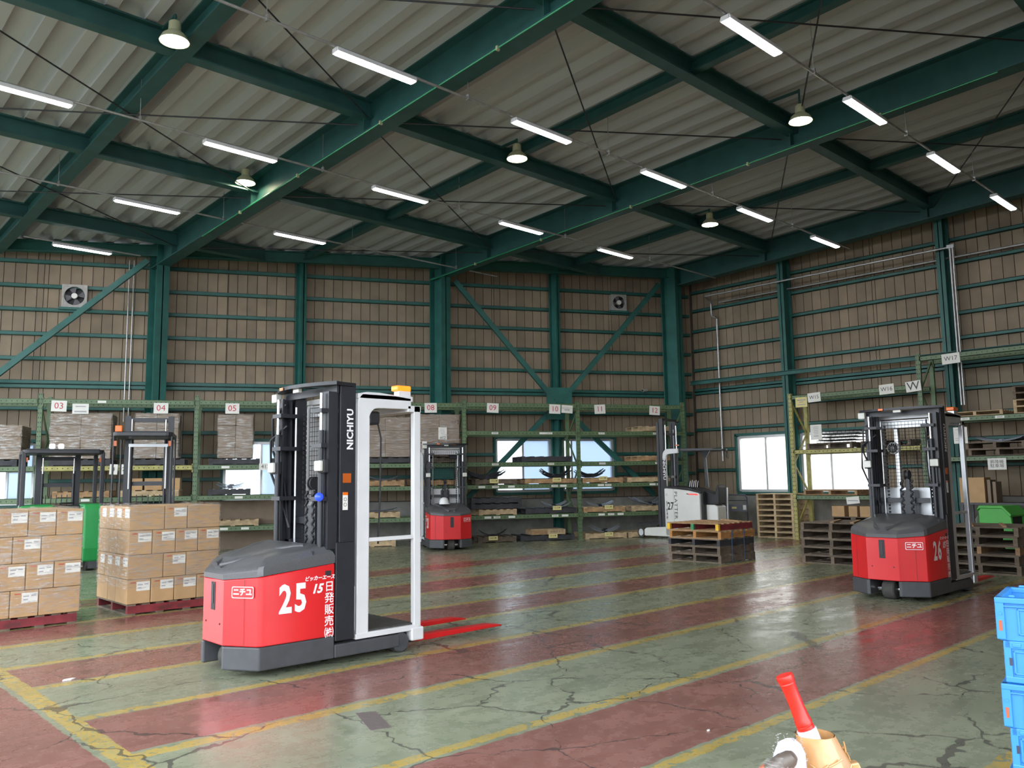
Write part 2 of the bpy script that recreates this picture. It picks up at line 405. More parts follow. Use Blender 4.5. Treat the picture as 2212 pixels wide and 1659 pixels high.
def window(name, label, rz, a, b, z0, z1, d, glass, mids=(), rails=()):
    root = sroot(name, label, rz=rz); t = .045
    for c in ((a-.02, a+t, z0, z1), (b-t, b+.02, z0, z1), (a+t, b-t, z0-.02, z0+t), (a+t, b-t, z1-t, z1+.02)):
        MB().box(c[0], c[1], d-.03, d+.08, c[2], c[3]).obj('window_frame', 'alu', root)
    MB().box(a-.06, b+.06, d-.09, d-.03, z0-.09, z0-.02).obj('sill', 'steel_green', root)
    MB().box(a-.08, a-.02, d-.09, d-.01, z0-.02, z1+.06).obj('jamb', 'steel_green', root)
    MB().box(b+.02, b+.08, d-.09, d-.01, z0-.02, z1+.06).obj('jamb', 'steel_green', root)
    MB().box(a-.08, b+.08, d-.09, d-.01, z1+.02, z1+.09).obj('lintel', 'steel_green', root)
    xs = [a+t, *mids, b-t]
    for i, m_ in enumerate(mids): MB().box(m_-.025, m_+.025, d-.01, d+.06, z0+t, z1-t).obj('sash', 'alu', root)
    for i, (p, q) in enumerate(zip(xs, xs[1:])):
        MB().box(p, q, d+.02+.012*i, d+.026+.012*i, z0+t, z1-t).obj('pane', glass+'_blue' if i and glass == 'window_glass' else glass, root)
    for m_, zz in rails: MB().box(m_[0], m_[1], d-.005, d+.05, zz-.015, zz+.015).obj('glazing_bar', 'alu', root)
    return root

# rear wall (local x = s along the wall, y = depth)
winB = [(-7.6, -5.05, 1.12, 2.50), (-.94, .66, 1.08, 2.52), (5.92, 7.46, 1.20, 2.60), (7.82, 9.30, 1.20, 2.60)]
def ztB(s): return zt(BW(s, DW).y)+.01
full = [(-14, SCN-.02)]
def gaps(z, h):
    sp = []
    a = -14
    for w in winB:
        if w[2]-.1 < z < w[3]+.1: sp.append((a, w[0]-.08)); a = w[1]+.08
    sp.append((a, SCN-.1)); return [(p, q) for p, q in sp if q-p > .2]
gB = [(z, .085, gaps(z, .085)) for z in (1.63, 2.19, 2.75, 3.31, 4.47, 5.05, 5.62, 6.18, 6.76)]+[(3.92, .085, gaps(3.92, 0)), (3.82, .085, gaps(3.82, 0))]
build_wall('wall_back', 'tan boarded rear wall with green girts', -SK, -15, SCN, (-6.6, SCN), DW, winB, ztB, gB)
# side wall (local x = -Y, y = X)
winR = [(-12.47, -10.97, 1.12, 2.60), (-10.62, -8.55, 1.12, 2.60)]
def ztR(u): return zt(-u)+.01
def gapsR(z):
    sp = []; a = -YC+.1
    for w in winR:
        if w[2]-.1 < z < w[3]+.1: sp.append((a, w[0]-.08)); a = w[1]+.08
    sp.append((a, .7)); return [(p, q) for p, q in sp if q-p > .2]
gR = [(z, .085, gapsR(z)) for z in (1.70, 2.28, 2.85, 3.41, 4.57, 5.14, 5.71, 6.31, 6.85)]+[(3.99, .085, gapsR(3.99)), (3.90, .085, gapsR(3.9))]
build_wall('wall_right', 'tan boarded side wall with green girts', -pi/2, -YC, .8, (-YC, -2.9), XW, winR, ztR, gR)

window('window_1', 'bright rear window at the far left', -SK, -7.6, -5.05, 1.12, 2.50, DW, 'window_glass', (-5.6,), (((-5.57, -5.1), 1.85),))
window('window_2', 'bright rear window behind the red order picker', -SK, -.94, .66, 1.08, 2.52, DW, 'window_glass', (-.07,))
window('window_3', 'bright rear window crossed by a brace, next to the gusset post', -SK, 5.92, 7.46, 1.20, 2.60, DW, 'window_glass', (6.68,))
window('window_4', 'bright rear window between gusset post and corner', -SK, 7.82, 9.30, 1.20, 2.60, DW, 'window_glass', (8.08,))
window('window_5', 'white frosted side window beside the corner', -pi/2, -12.47, -10.97, 1.12, 2.60, XW, 'frosted_glass', (-11.65,))
window('window_6', 'white frosted side window behind the rack', -pi/2, -10.62, -8.55, 1.12, 2.60, XW, 'frosted_glass', (-9.84,), (((-10.57, -9.87), 2.28),))

# ---- steel frame
def hcol(xc, yc, h, fx, dy, label, name='steel_column'):
    """H-column, flanges square to Y"""
    m = MB(); t = .025
    m.box(xc-fx/2, xc+fx/2, yc-dy/2, yc-dy/2+t, 0, h); m.box(xc-fx/2, xc+fx/2, yc+dy/2-t, yc+dy/2, 0, h); m.box(xc-.012, xc+.012, yc-dy/2, yc+dy/2, 0, h)
    m.box(xc-fx/2-.06, xc+fx/2+.06, yc-dy/2-.06, yc+dy/2+.06, 0, .03)
    return struct(m.obj(name, 'steel_green'), label)
GX = [-5.10, 1.0, 7.10, 13.20, 19.30]           # main girders
def ybk(x): return (20.96-x*sin(SK))/cos(SK)    # Y of the column line
for i, x in enumerate(GX[2:]):
    y = ybk(x)-.02
    if x > 19: x -= .15
    hcol(x, y, zt(y)-.02, .30, .50, ['green H-section wall column nearest the left exhaust fan', 'green H-section wall column behind the red order picker', 'green H-section column in the corner of the hall'][i])
for x, lb in ((10.13, 'slim green wall post above the order picker mast'), (16.18, 'slim green wall post carrying the gusset plate')):
    y = (21.12-x*sin(SK))/cos(SK)
    hcol(x, y, zt(y)-.25, .16, .26, lb)
for y, lb in ((10.72, 'slim green side wall column beside the W15 rack'), (6.76, 'slim green side wall column above the W17 rack'), (2.8, 'slim green side wall column out of view')):
    m = MB(); t = .02
    for x in (19.70, 20.07): m.box(x, x+t, y-.085, y+.085, 0, zt(y)-.3)
    m.box(19.70, 20.09, y-.01, y+.01, 0, zt(y)-.3)
    if y > 3: struct(m.obj('steel_column', 'steel_green'), lb)
lbl = {7.10: 'second roof girder from the left, over the red order picker', 13.20: 'third roof girder from the left, over the pallet stack', 19.30: 'deep roof girder along the top of the side wall', 1.0: 'leftmost roof girder', -5.10: 'roof girder left of the picture'}
for x in GX[2:]:
    y1 = ybk(x)+.2
    m = MB(); ibeam(m, (x, -5, zt(-5)), (x, y1, zt(y1)), .58, .30)
    for yy in (-1.2, 2.8, 6.78, 10.83, 14.8, 18.8):       # web stiffeners at each joist
        if yy < y1-.3: m.box(x-.13, x+.13, yy-.006, yy+.006, zt(yy)-.55, zt(yy)-.03)
    rb = struct(m.obj('roof_beam', 'steel_green_dark'), lbl[x])
    if x < 19:
        MB().cyl((x-.16, 3.5, zt(3.5)-.60), (x-.16, 17, zt(17)-.60), .011, 8).obj('girder_cable', 'cable_green', rb, smooth=40)
        for yy in (5.2, 7.6, 10.3, 12.9, 15.2): MB().box(x-.185, x-.135, yy-.015, yy+.015, zt(yy)-.635, zt(yy)-.575).obj('cable_clip', 'hid_shell', rb)
MX = [4.05, 10.15, 16.25]
for x, w in zip(MX, ('between the first and second girders', 'between the second and third girders', 'between the third girder and side wall')):
    y1 = ybk(x)+.15
    m = MB(); ibeam(m, (x, -5, zt(-5)-.015), (x, y1, zt(y1)-.015), .20 if x > 5 else .32, .15 if x > 5 else .22)
    struct(m.obj('roof_beam', 'steel_green_dark'), 'lighter green roof beam running '+w)
JY = [-1.2, 2.8, 6.78, 10.83, 14.8, 18.8]
for j, y in enumerate(JY):
    for a, b in zip([-2.0]+GX[2:], GX[2:]):
        if y > ybk(b)-.2 and y > ybk(a)-.2: continue
        b2 = min(b, (20.95-y*cos(SK))/sin(SK))      # stop at the skewed eave
        if b2-a < .4: continue
        m = MB(); ibeam(m, (a+.02, y, zt(y)-.02), (b2-.02, y, zt(y)-.02), .30, .20)
        if y > 0: struct(m.obj('roof_beam', 'steel_green_dark'), 'green roof joist %s the %s, %s' % (('ending at', {7.10: 'second girder', 13.2: 'third girder', 19.3: 'side wall girder'}[b], ['', 'nearest the entrance', 'second row back', 'third row back', 'fourth row back', 'by the rear eave'][j])))
# eave beam on the rear wall, bay by bay
pts = [BW(-14, 20.98), BW(-2.5, 20.98), BW(4.4, 20.98), BW(11.0, 20.98)]
for i, (p, q) in enumerate(zip(pts, pts[1:])):
    m = MB(); ibeam(m, (p.x, p.y, zt(p.y)-.03), (q.x, q.y, zt(q.y)-.03), .27, .16); struct(m.obj('eave_beam', 'steel_green'), 'green eave beam on the rear wall, '+['left bay', 'middle bay', 'corner bay'][i])
# beam across the side wall columns, gusset plate and wall braces
m = MB()
for z in (4.10, 4.20): m.box(19.60, 19.70, 2.5, 13.6, z, z+.012)
m.box(19.68, 19.70, 2.5, 13.6, 4.10, 4.212); struct(m.obj('wall_beam', 'steel_green'), 'green channel beam across the side wall columns')
wb = sroot('gusset_beam', 'green V-brace and gusset plate on the rear wall', rz=-SK)
MB().box(7.20, 7.92, 20.86, 20.88, 3.10, 3.96).obj('gusset_plate', 'steel_green', wb)
bo = MB()
for k in range(5):
    for sx in (-1, 1):
        for zz, dz in ((3.86, -.075), (3.2, .06)): bo.cyl((7.56+sx*(.30-.055*k), 20.84, zz+dz*k), (7.56+sx*(.30-.055*k), 20.86, zz+dz*k), .017, 6)
bo.obj('bolt', 'steel_green', wb)
for p, q in (((4.72, 6.75), (7.36, 3.72)), ((10.66, 6.98), (7.76, 3.72)), ((7.36, 3.36), (5.0, 1.05)), ((7.76, 3.36), (10.3, 1.05))):
    MB().bar((p[0], 20.93, p[1]), (q[0], 20.93, q[1]), .09, .13, (0, 0, 1)).obj('brace', 'steel_green', wb)
wb2 = sroot('brace_beam', 'single green diagonal wall brace at the far left', rz=-SK)
MB().bar((-2.75, 20.93, 6.83), (-8.6, 20.93, 1.4), .09, .13).obj('brace', 'steel_green', wb2)

# ---- roof: one folded sheet per 500 mm trough, falling to the rear
ceil = sroot('ceiling', 'pale corrugated folded-plate roof')
prof = [(0, .0), (.15, 0), (.20, .16), (.45, .16), (.50, 0)]
sheet = MB()
rows = [[(x, y, z) for x, z in prof]+[(x, y, z+.012) for x, z in reversed(prof)] for y in (0, 1)]
sheet.loft(rows); smesh = sheet.mesh('roof_panel', 'roof_sheet')
ang = -math.atan(.04)
x = XW+.35
while x > -3.2:
    x -= .5
    yend = (DW+.55-x*sin(SK))/cos(SK); y0 = -6
    o = link('roof_panel', smesh, ceil, (x, y0, zt(y0)+.005)); o.rotation_euler = (ang, 0, 0); o.scale = (1, (yend-y0)/cos(ang), 1)
# flat lap seams of the sheets (purlin cleats) and wind-bracing rods
def rod(a, b, r=.012): MB().cyl(a, b, r, 6).obj('tie_rod', 'black_steel', ceil)
for (xa, xb) in ((1.15, 6.95), (7.25, 13.05), (13.35, 19.15)):
    for (ya, yb) in zip(JY[1:], JY[2:]):
        if yb > ybk(xa)+.5: continue
        za = zt(ya)-.36; zb = zt(yb)-.36
        if yb < ybk(xb): rod((xa, ya+.15, za), (xb, yb-.15, zb))
        if ya < ybk(xb)-1 : rod((xa, yb-.15, zb), (xb, ya+.15, za-.03))

# ================================================================== LAMPS
lampg = 'ceiling tube lamps'
LY = {'a': 4.91, 'b': 8.545, 'c': 12.28, 'd': 15.94, 'e': 19.82}
ZL = 6.80
lm = MB().prism([(-.075, 0), (-.06, .05), (.06, .05), (.075, 0), (.068, -.006), (.05, .0), (-.05, .0), (-.068, -.006)], 0, 1.2, 'x').mesh('housing', 'white_paint')
le = MB().prism([(-.05, .0), (-.045, -.022), (.045, -.022), (.05, .0)], .02, 1.18, 'x').mesh('diffuser', 'tube_light')
lc = MB().box(.0, .012, -.05, .05, -.01, .045).mesh('end_cap', 'white_paint')
rowname = {'a': 'nearest row', 'b': 'second row', 'c': 'third row', 'd': 'fourth row', 'e': 'rearmost row'}
spec = {'a': (8.08, 11.19, 14.24, 17.36), 'b': (2.04, 5.08, 8.11, 11.19, 14.25, 17.27), 'c': (1.90, 5.0, 8.12, 11.23, 14.31), 'd': (1.75, 4.83, 8.06), 'e': (4.78,)}
ordn = ['leftmost', 'second', 'third', 'fourth', 'fifth', 'sixth']
for k, xs in spec.items():
    y = LY[k]
    for i, x in enumerate(xs):
        if (k, i) in (('b', 0), ('d', 0)): continue
        n_ = len(xs)-(1 if k in 'bd' else 0); ii = i-(1 if k in 'bd' else 0)
        lb = 'lit ceiling tube lamp, only one of the rearmost row' if k == 'e' else 'lit white ceiling tube lamp, %s from the left in the %s' % (ordn[ii].replace('leftmost', 'first'), rowname[k])
        t = thing('tube_lamp', lb, 'lamp', (x, y, ZL), 0, lampg)
        link('housing', lm, t); link('diffuser', le, t); link('end_cap', lc, t, (-.012, 0, 0)); link('end_cap', lc, t, (1.2, 0, 0))
    xe = min(19.1, (20.7-y*cos(SK))/sin(SK)); x0 = 1.2 if k in 'bcd' else (7.0 if k == 'a' else 4.2)
    c = thing('lamp_conduit', 'thin hanging conduit carrying the %s of tube lamps' % rowname[k], 'conduit', (0, y, 0))
    MB().cyl((x0, 0, ZL+.075), (xe, 0, ZL+.075), .019, 8).obj('pipe', 'galvanised', c)
    xh = xs[0]-.92
    while xh < xe:
        if xh > x0+.1:
            MB().cyl((xh, 0, ZL+.08), (xh, 0, zt(y)+.03), .005, 5).obj('hanger_rod', 'galvanised', c)
            MB().box(xh-.012, xh+.012, -.028, .028, ZL+.05, ZL+.13).obj('clip', 'galvanised', c)
        xh += 3.05
for n_, (x, y) in enumerate(((3.78, 10.34), (9.84, 10.30), (15.82, 10.25), (6.74, 14.56), (12.22, 6.14))):
    t = thing('highbay_lamp', 'lit round yellowish high-bay lamp, '+['nearest the top left corner', 'under the middle joist near the centre', 'above the corner pallets', 'beside the second girder on the left', 'beside the third girder top right'][n_], 'lamp', (x, y, 7.2), 0, 'round high-bay lamps')
    MB().lathe([(.055, .28), (.075, .26), (.08, .14), (.15, .08), (.19, .0), (.182, .0), (.13, .07), (.06, .12)], 24).obj('reflector', 'hid_shell', t, smooth=40)
    MB().lathe([(.001, -.012), (.10, -.010), (.165, .012), (.165, .022), (.001, .022)], 24).obj('lens', 'hid_light', t, smooth=40)
    zj = zt(y)-.30-7.2
    MB().cyl((0, 0, .27), (0, .0, zj+.25), .018, 8).obj('stem', 'steel_green_dark', t)
    MB().bar((0, 0, zj+.22), (0, min(j_-.1-y for j_ in JY if j_-.1 > y), zj+.22), .05, .03).obj('bracket', 'steel_green_dark', t)

# ================================================================== PALLETS
PP = {}
def pallet(label, loc, L=1.1, Wd=1.1, H=.14, deck='wood', side=None, rz=0, group='timber pallets', nd=7, nb=4, paint=None):
    """loc = centre on what it stands on; stringers run along local x"""
    side = side or deck; key = (L, Wd, H, deck, side, nd, nb, paint)
    if key not in PP:
        t = thing('pallet', label, 'pallet', loc, rz, group); tb = .018
        sm = MB().box(-L/2, L/2, -.03, .03, tb, H-tb).mesh('stringer', side)
        for i, y in enumerate((-Wd/2+.03, 0, Wd/2-.03)): link('stringer', sm, t, (0, y, 0))
        dm = MB().box(-.046, .046, -Wd/2, Wd/2, H-tb, H).mesh('deck_board', deck); bmn = MB().box(-.046, .046, -Wd/2, Wd/2, 0, tb).mesh('bottom_board', deck)
        for i in range(nd): link('deck_board', dm, t, (-L/2+.046+(L-.092)*i/(nd-1), 0, 0))
        for i in range(nb): link('bottom_board', bmn, t, (-L/2+.046+(L-.092)*i/(nb-1), 0, 0))
        if paint:
            for y, c in zip((-Wd/2+.03, 0, Wd/2-.03), paint):
                if c: MB().box(-L/2-.002, -L/2+.05, y-.031, y+.031, tb, H-tb).obj('painted_end', c, t)
        PP[key] = t; return t
    return dup(PP[key], loc, rz, label, group)
ORD = ['bottom', 'second', 'third', 'fourth', 'fifth', 'sixth', 'seventh', 'eighth', 'ninth', 'tenth']

# five weathered pallets standing in the middle of the floor
cx, cy = 13.27, 8.85
for i, (dk, sd, pt) in enumerate((('wood_grey', 'wood_grey', None), ('wood_grey', 'wood_grey', None), ('wood_grey', 'wood_black', None), ('wood', 'wood_orange', None), ('wood', 'wood_red', ('paint_yellow', 'paint_green', 'paint_yellow')))):
    p = pallet('weathered pallet, %s of the strapped stack in mid floor' % (ORD[i] if i < 4 else 'red-sided top one'), (cx+.02*(i % 2), cy+.015*((i*2) % 3), .138*i), 1.12, 1.10, .138, dk, sd, group='pallets stacked in mid floor', paint=pt)
    if i == 3: text('ニッパンサスセンター', .075, 'letter_brown', p, (0.08, -.5535, .066))
    if i == 4: text('alpha', .085, 'letter_brown', p, (.03, -.5535, .07), shear=.3)
for k, (x, y0, y1) in enumerate(((12.95, 8.45, 9.2), (13.45, 8.35, 9.1))):
    tag(MB().box(-.03, .03, 0, y1-y0, 0, .022).obj('timber_batten', 'wood', loc=(x, y0, .691), rz=-.55), 'loose timber batten on mid-floor pallet stack, '+('left one' if k == 0 else 'right one'), 'batten', 'battens on pallet stack')
for k, x in enumerate((13.05, 13.45)):
    m = MB(); m.bar((x, 8.284, .02), (x, 8.284, .55), .012, .004, (0, 1, 0)); m.bar((x, 8.284, .55), (x+.05, 8.28, .48), .012, .004, (0, 1, 0))
    tag(m.obj('blue_strap', 'strap_blue'), 'blue strap hanging down mid-floor pallet stack, %s one' % ('left' if k == 0 else 'right'), 'strap', 'blue straps')
# dark stacks behind the right order picker
for i in range(5):
    pallet('dark pallet, %s of the stack left of order picker 26' % (ORD[i] if i < 4 else 'top'), (14.31, 6.79+.02*(i % 2), .14*i), 1.1, 1.1, .14, 'wood_grey', 'wood_grey', group='pallets left of truck 26')
for k, y in enumerate((6.9, 6.55)): tag(MB().box(-.45, .45, -.03, .03, 0, .02).obj('timber_batten', 'wood', loc=(14.2, y, .701), rz=.3), 'timber batten on dark stack left of truck 26, %s one' % ('rear' if k == 0 else 'front'), 'batten', 'battens by truck 26')
for i in range(5):
    pallet('dark pallet, %s of the stack right of order picker 26' % (ORD[i] if i < 4 else 'top'), (14.42, 4.52+.02*(i % 2), .14*i), 1.1, 1.1, .14, 'wood_grey', 'wood_grey' if i != 2 else 'wood', group='pallets right of truck 26')
for k, y in enumerate((4.75, 4.3)): tag(MB().box(-.45, .45, -.025, .025, 0, .022).obj('timber_batten', 'wood', loc=(14.3, y, .701), rz=.35), 'timber batten on dark stack right of truck 26, %s one' % ('rear' if k == 0 else 'front'), 'batten', 'battens right of truck 26')
# tall light stack by the side window
for i in range(8):
    pallet('new light pallet, %s of the tall stack under the side window' % (ORD[i] if i < 7 else 'top'), (19.27, 10.73, .135*i), .78, 1.0, .135, 'wood_light', group='light pallets under side window')

# ================================================================== CARTON LOADS
CB = {}
def carton(label, x0, x1, y0, y1, z0, h, face, group):
    """one carton; face = which short side carries the white label ('f' front, 'l' left side, None)"""
    w, d = round(x1-x0, 3), round(y1-y0, 3); key = (w, d, face); loc = ((x0+x1)/2, (y0+y1)/2, z0)
    if key in CB: return dup(CB[key], loc, 0, label, group)
    t = thing('carton', label, 'carton', loc, 0, group); CB[key] = t; g = .004
    MB().box(-w/2+g, w/2-g, -d/2+g, d/2-g, .002, h-.003).obj('box_body', 'carton', t, bevel=.006)
    MB().box(-w/2+g+.01, w/2-g-.01, -.025, .025, h-.003, h-.002).obj('tape_strip', 'carton', t)
    if face:
        fr = bpy.data.objects
        def plate(nm, m, a, b, z0_, z1_, parent=t, o=.001):
            if face == 'f': return MB().box(a, b, -d/2+g-o, -d/2+g, z0_, z1_).obj(nm, m, parent)
            return MB().box(-w/2+g-o, -w/2+g, -b, -a, z0_, z1_).obj(nm, m, parent)
        s = (w if face == 'f' else d)/2
        lab = plate('paper_label', 'paper', s-.165, s-.012, h-.135, h-.03)
        for a, b, z in ((s-.15, s-.095, h-.06), (s-.075, s-.03, h-.055), (s-.15, s-.105, h-.095)): plate('label_line', 'label_print', a, b, z-.012, z, lab, .0016)
        plate('red_print', 'carton_red', -s+.04, -s+.10, h-.045, h-.03)
    return t
def load(X0, Y0, kinds, name, grp, left):
    h = .283; z = .125; S = .275; Lg = .4125; Mid = .275
    for ti, kd in enumerate(kinds):
        top = ti == len(kinds)-1; tn = ['bottom', 'second', 'third', 'top'][ti]
        if kd == 'A':
            cols = [(X0+S*i, X0+S*(i+1), [(0, Lg, 'f'), (Lg, Lg+Mid, None), (Lg+Mid, 1.1, None)]) for i in range(4)]
        else:
            q = [(S*j, S*(j+1), 'l') for j in range(4)]
            cols = [(X0, X0+Lg, q), (X0+Lg, X0+Lg+Mid, [(0, Lg, 'f'), (Lg, Lg+Mid, None), (Lg+Mid, 1.1, None)]), (X0+Lg+Mid, X0+1.1, [(a, b, None) for a, b, c in q])]
        for i, (a, b, rows) in enumerate(cols):
            for j, (c, d, fc) in enumerate(rows):
                if j == 0: lb = 'brown carton, %s tier of %s load, %s from left at the front' % (tn, name, ['first', 'second', 'third', 'fourth'][i])
                elif i == 0 and left: lb = 'brown carton, %s tier of %s load, %s back on its left side' % (tn, name, ['', 'second', 'third', 'fourth'][j])
                elif top: lb = 'brown carton in the top tier of %s load, column %s, row %s' % (name, ['one', 'two', 'three', 'four'][i], ['one', 'two', 'three', 'four'][j])
                else: continue
                carton(lb, a, b, Y0+c, Y0+d, z+h*ti, h, fc, grp)
load(1.81, 10.20, 'BABA', 'left-edge pallet', 'cartons on the left-edge pallet', False)
load(3.43, 10.28, 'ABAB', 'film-wrapped pallet', 'cartons on the film-wrapped pallet', True)
for lb, x in (('red-sided pallet under the carton load at the left edge', 2.36), ('red-sided pallet under the film-wrapped carton load', 3.98)):
    p = pallet(lb, (x, 10.78 if x < 3 else 10.84, 0), 1.06, 1.1, .124, 'wood_grey', 'wood_red', group='red pallets under cartons', nd=7)
    text('alpha', .075, 'letter_brown', p, (-.1 if x < 3 else .12, -.5535, .062), shear=.3)
def film(name, label, X0, X1, Y0, Y1, z0, z1, seed, amp=.010):
    rnd = random.Random(seed); per = []
    n1 = 14
    for i in range(n1): per.append((X0+(X1-X0)*i/n1, Y0, 0, -1))
    for i in range(n1): per.append((X1, Y0+(Y1-Y0)*i/n1, 1, 0))
    for i in range(n1): per.append((X1-(X1-X0)*i/n1, Y1, 0, 1))
    for i in range(n1): per.append((X0, Y1-(Y1-Y0)*i/n1, -1, 0))
    N = len(per); nz = 16; vs = []; fs = []
    for k in range(nz+1):
        for i, (x, y, nx, ny) in enumerate(per):
            o = .006+amp*rnd.random(); corner = i % n1 == 0
            if corner: o = .008
            zz = z0+(z1-z0)*k/nz+(rnd.uniform(-.012, .02) if k in (0, nz) else 0); vs.append((x+nx*o+(-o if corner and i in (0,) else 0), y+ny*o, zz))
    for k in range(nz):
        for i in range(N): fs.append((k*N+i, k*N+(i+1) % N, (k+1)*N+(i+1) % N, (k+1)*N+i))
    # crumpled film laid over the top edge
    o = len(vs)
    for i, (x, y, nx, ny) in enumerate(per): vs.append((x-nx*.10, y-ny*.10, z1+.008+.02*rnd.random()))
    for i in range(N): fs.append((nz*N+i, nz*N+(i+1) % N, o+(i+1) % N, o+i))
    return tag(MB().add(vs, fs).obj(name, 'stretch_film', smooth=50), label, 'film')
film('stretch_film', 'clear wrinkled stretch film around the second carton load', 3.43, 4.53, 10.28, 11.38, .30, 1.262, 3, .016)
film('stretch_film', 'clear stretch film around the carton load at the left edge', 1.81, 2.91, 10.20, 11.30, .16, 1.262, 5, .008)

# ================================================================== RACKS
def sticker(beam, s, x, L=.17):
    MB().box(x-L/2, x+L/2, -.0335, -.032, -.026, .026).obj('label_sticker', 'paper', beam)
    if s: text(s, .046, 'letter_black', beam, (x, -.0345, 0))
def rack(label, loc, rz, posts, bays, depth=.78, yellow=()):
    t = thing('pallet_rack', label, 'rack', loc, rz)
    pm = {}
    for i, (x, h) in enumerate(posts):
        c = 'rack_yellow' if i in yellow else 'rack_green'
        for y in (0, depth):
            m = MB(); m.box(x-.045, x+.045, y-.002, y+.01, 0, h); m.box(x-.045, x-.035, y, y+.07, 0, h); m.box(x+.035, x+.045, y, y+.07, 0, h)
            m.box(x-.07, x+.07, y-.03, y+.1, 0, .012); m.obj('post', c, t)
            nb = int(h/.1); hl = MB()
            for k in range(nb):
                for dx in (-.022, .022): hl.box(x+dx-.007, x+dx+.007, y-.0035, y-.002, .06+k*.1, .09+k*.1)
            if y == 0: o = hl.obj('post_slot', 'plastic_black', t); o['kind'] = 'stuff'
        z = .3; k = 0
        while z < h-.3:
            z2 = min(z+.75, h-.1); a, b = ((.05, depth+.02) if k % 2 == 0 else (depth+.02, .05))
            MB().bar((x, a, z), (x, b, z2), .03, .04).obj('lacing', c, t); z = z2; k += 1
    for i, lv in bays:
        xa, xb = posts[i][0]+.045, posts[i+1][0]-.045
        for q in lv:
            z = q[0]; c = q[1] if len(q) > 1 and q[1] else 'rack_green_holes'; labs = q[2] if len(q) > 2 else ()
            for y, nm in ((0, 'front'), (depth+.03, 'rear')):
                hgt = .105
                m = MB(); L = (xb-xa)
                m.box(0, L, -.03, -.025, -hgt/2, hgt/2); m.box(0, L, -.03, .02, hgt/2-.01, hgt/2); m.box(0, L, -.03, .02, -hgt/2, -hgt/2+.01)
                for e in (0, L-.02): m.box(e, e+.02, -.03, .03, -hgt/2-.05, hgt/2+.03)
                b = m.obj('beam', c, t, loc=(xa, y+.0, z-hgt/2))
                if y == 0:
                    for s, fx in labs: sticker(b, s, fx*L)
    return t
G, Y = 'rack_green_holes', 'rack_yellow_holes'
PB = [(-7.75, 3.5), (-4.62, 3.5), (-1.48, 3.5), (1.60, 3.5), (4.68, 3.5), (7.67, 3.5), (10.66, 3.5)]
D0 = 19.80
rk = rack('long green pallet rack along the rear wall, bays 03 to 12', BW(0, D0), -SK, PB, [
    (0, [(3.38,), (1.94,), (1.26,), (.57,)]),
    (1, [(3.38, G, (('', .38),)), (1.94, Y), (1.26, G, (('', .3),)), (.57,)]),
    (2, [(3.39,), (1.94, G, (('', .2),)), (1.26, G, (('', .3),)), (.57, G, (('', .2), ('', .35)))]),
    (3, [(3.40,), (1.94, G, (('W074', .72),)), (1.40, G, (('W073', .72),)), (.66, G, (('W072', .7),))]),
    (4, [(3.42,), (2.72, G, (('W095', .25), ('', .68), ('W105', .74))), (1.95, G, (('W094', .25), ('W104', .75))), (1.40, G, (('', .13), ('W093', .25), ('', .39), ('W103', .78), ('', .86))), (.66, G, (('', .18), ('W092', .26), ('', .39), ('W102', .78), ('', .87)))]),
    (5, [(3.42,), (2.72, G, (('W110', .2), ('W120', .73))), (1.95, G, (('W114', .2), ('W124', .74))), (1.40, G, (('', .18), ('W113', .25), ('', .68), ('W123', .75))), (.66, G, (('', .18), ('W112', .27), ('', .36)))]),
])
rr = rack('green and yellow pallet rack along the side wall, bays W15 to W17', (18.70, 10.08, 0), -pi/2, [(0, 3.50), (3.05, 4.12), (6.1, 4.12)], [
    (0, [(3.45,), (2.13, Y), (1.05, 'rack_green_holes')]), (1, [(4.05,), (2.69, G, (('Z015', .28), ('Z020', .5))), (1.86,)])], .74, yellow=(0,))

def onB(s, d, z): p = BW(s, d, z); return (p.x, p.y, p.z)
def sign(label, s, z, txt, col='letter_red', size=.19, w=.30, h=.235, d=19.762, rzx=0, mt='paper', side='B', lines=None, rot=0):
    """paper plate hung on a rack front"""
    rz = -SK if side == 'B' else -pi/2
    loc = onB(s, d, z) if side == 'B' else (d, s, z)
    t = thing('rack_sign', label, 'sign', loc, rz)
    pl = MB().box(-w/2, w/2, -.006, 0, -h/2, h/2).obj('plate', mt, t); pl.rotation_euler[1] = rot
    if txt: o = text(txt, size, col, t, (0, -.0075, 0)); o.rotation_euler[1] = rot
    if lines:
        for k, (ww, zz, hh) in enumerate(lines): o = MB().box(-ww/2, ww/2, -.0075, -.006, zz-hh/2, zz+hh/2).obj('printed_line', 'label_print', t)
    return t
for n_, s, z, r_, w_ in (('03', -4.25, 3.225, .03, 'above the broad wrapped load at the left'), ('04', -2.22, 3.20, 0, 'just left of the second rack post'), ('05', -.72, 3.21, 0, 'above the crumpled wrapped load by the picker mast'), ('08', 3.84, 3.275, -.02, 'above truck 28'), ('09', 5.40, 3.29, .04, 'over the half-empty bay right of truck 28'), ('10', 7.03, 3.28, .03, 'in front of the gusset plate'), ('11', 8.26, 3.29, -.05, 'beside the last inner rack post'), ('12', 9.81, 3.27, .05, 'beside the white truck mast')):
    sign('white bay sign %s in red, %s' % (n_, w_), s, z, n_, rot=r_)
sign('white notice hung beside bay sign 03 on the rear rack', -3.83, 3.17, None, w=.32, h=.22, lines=((.2, .05, .02), (.24, -.06, .03)))
sign('forklift parking notice hung beside bay sign 10', 7.36, 3.28, 'フォークリフト\n駐車場', 'letter_black', .045, .30, .20, rot=.06)
sign('white 412 sign on the beam below bay sign 05', .02, 1.89, '412', 'letter_black', .12, .27, .15)
sign('small sign with figure four, left of its pair under bay 04', -3.13, 1.86, '4', 'letter_black', .12, .16, .22, rot=.05)
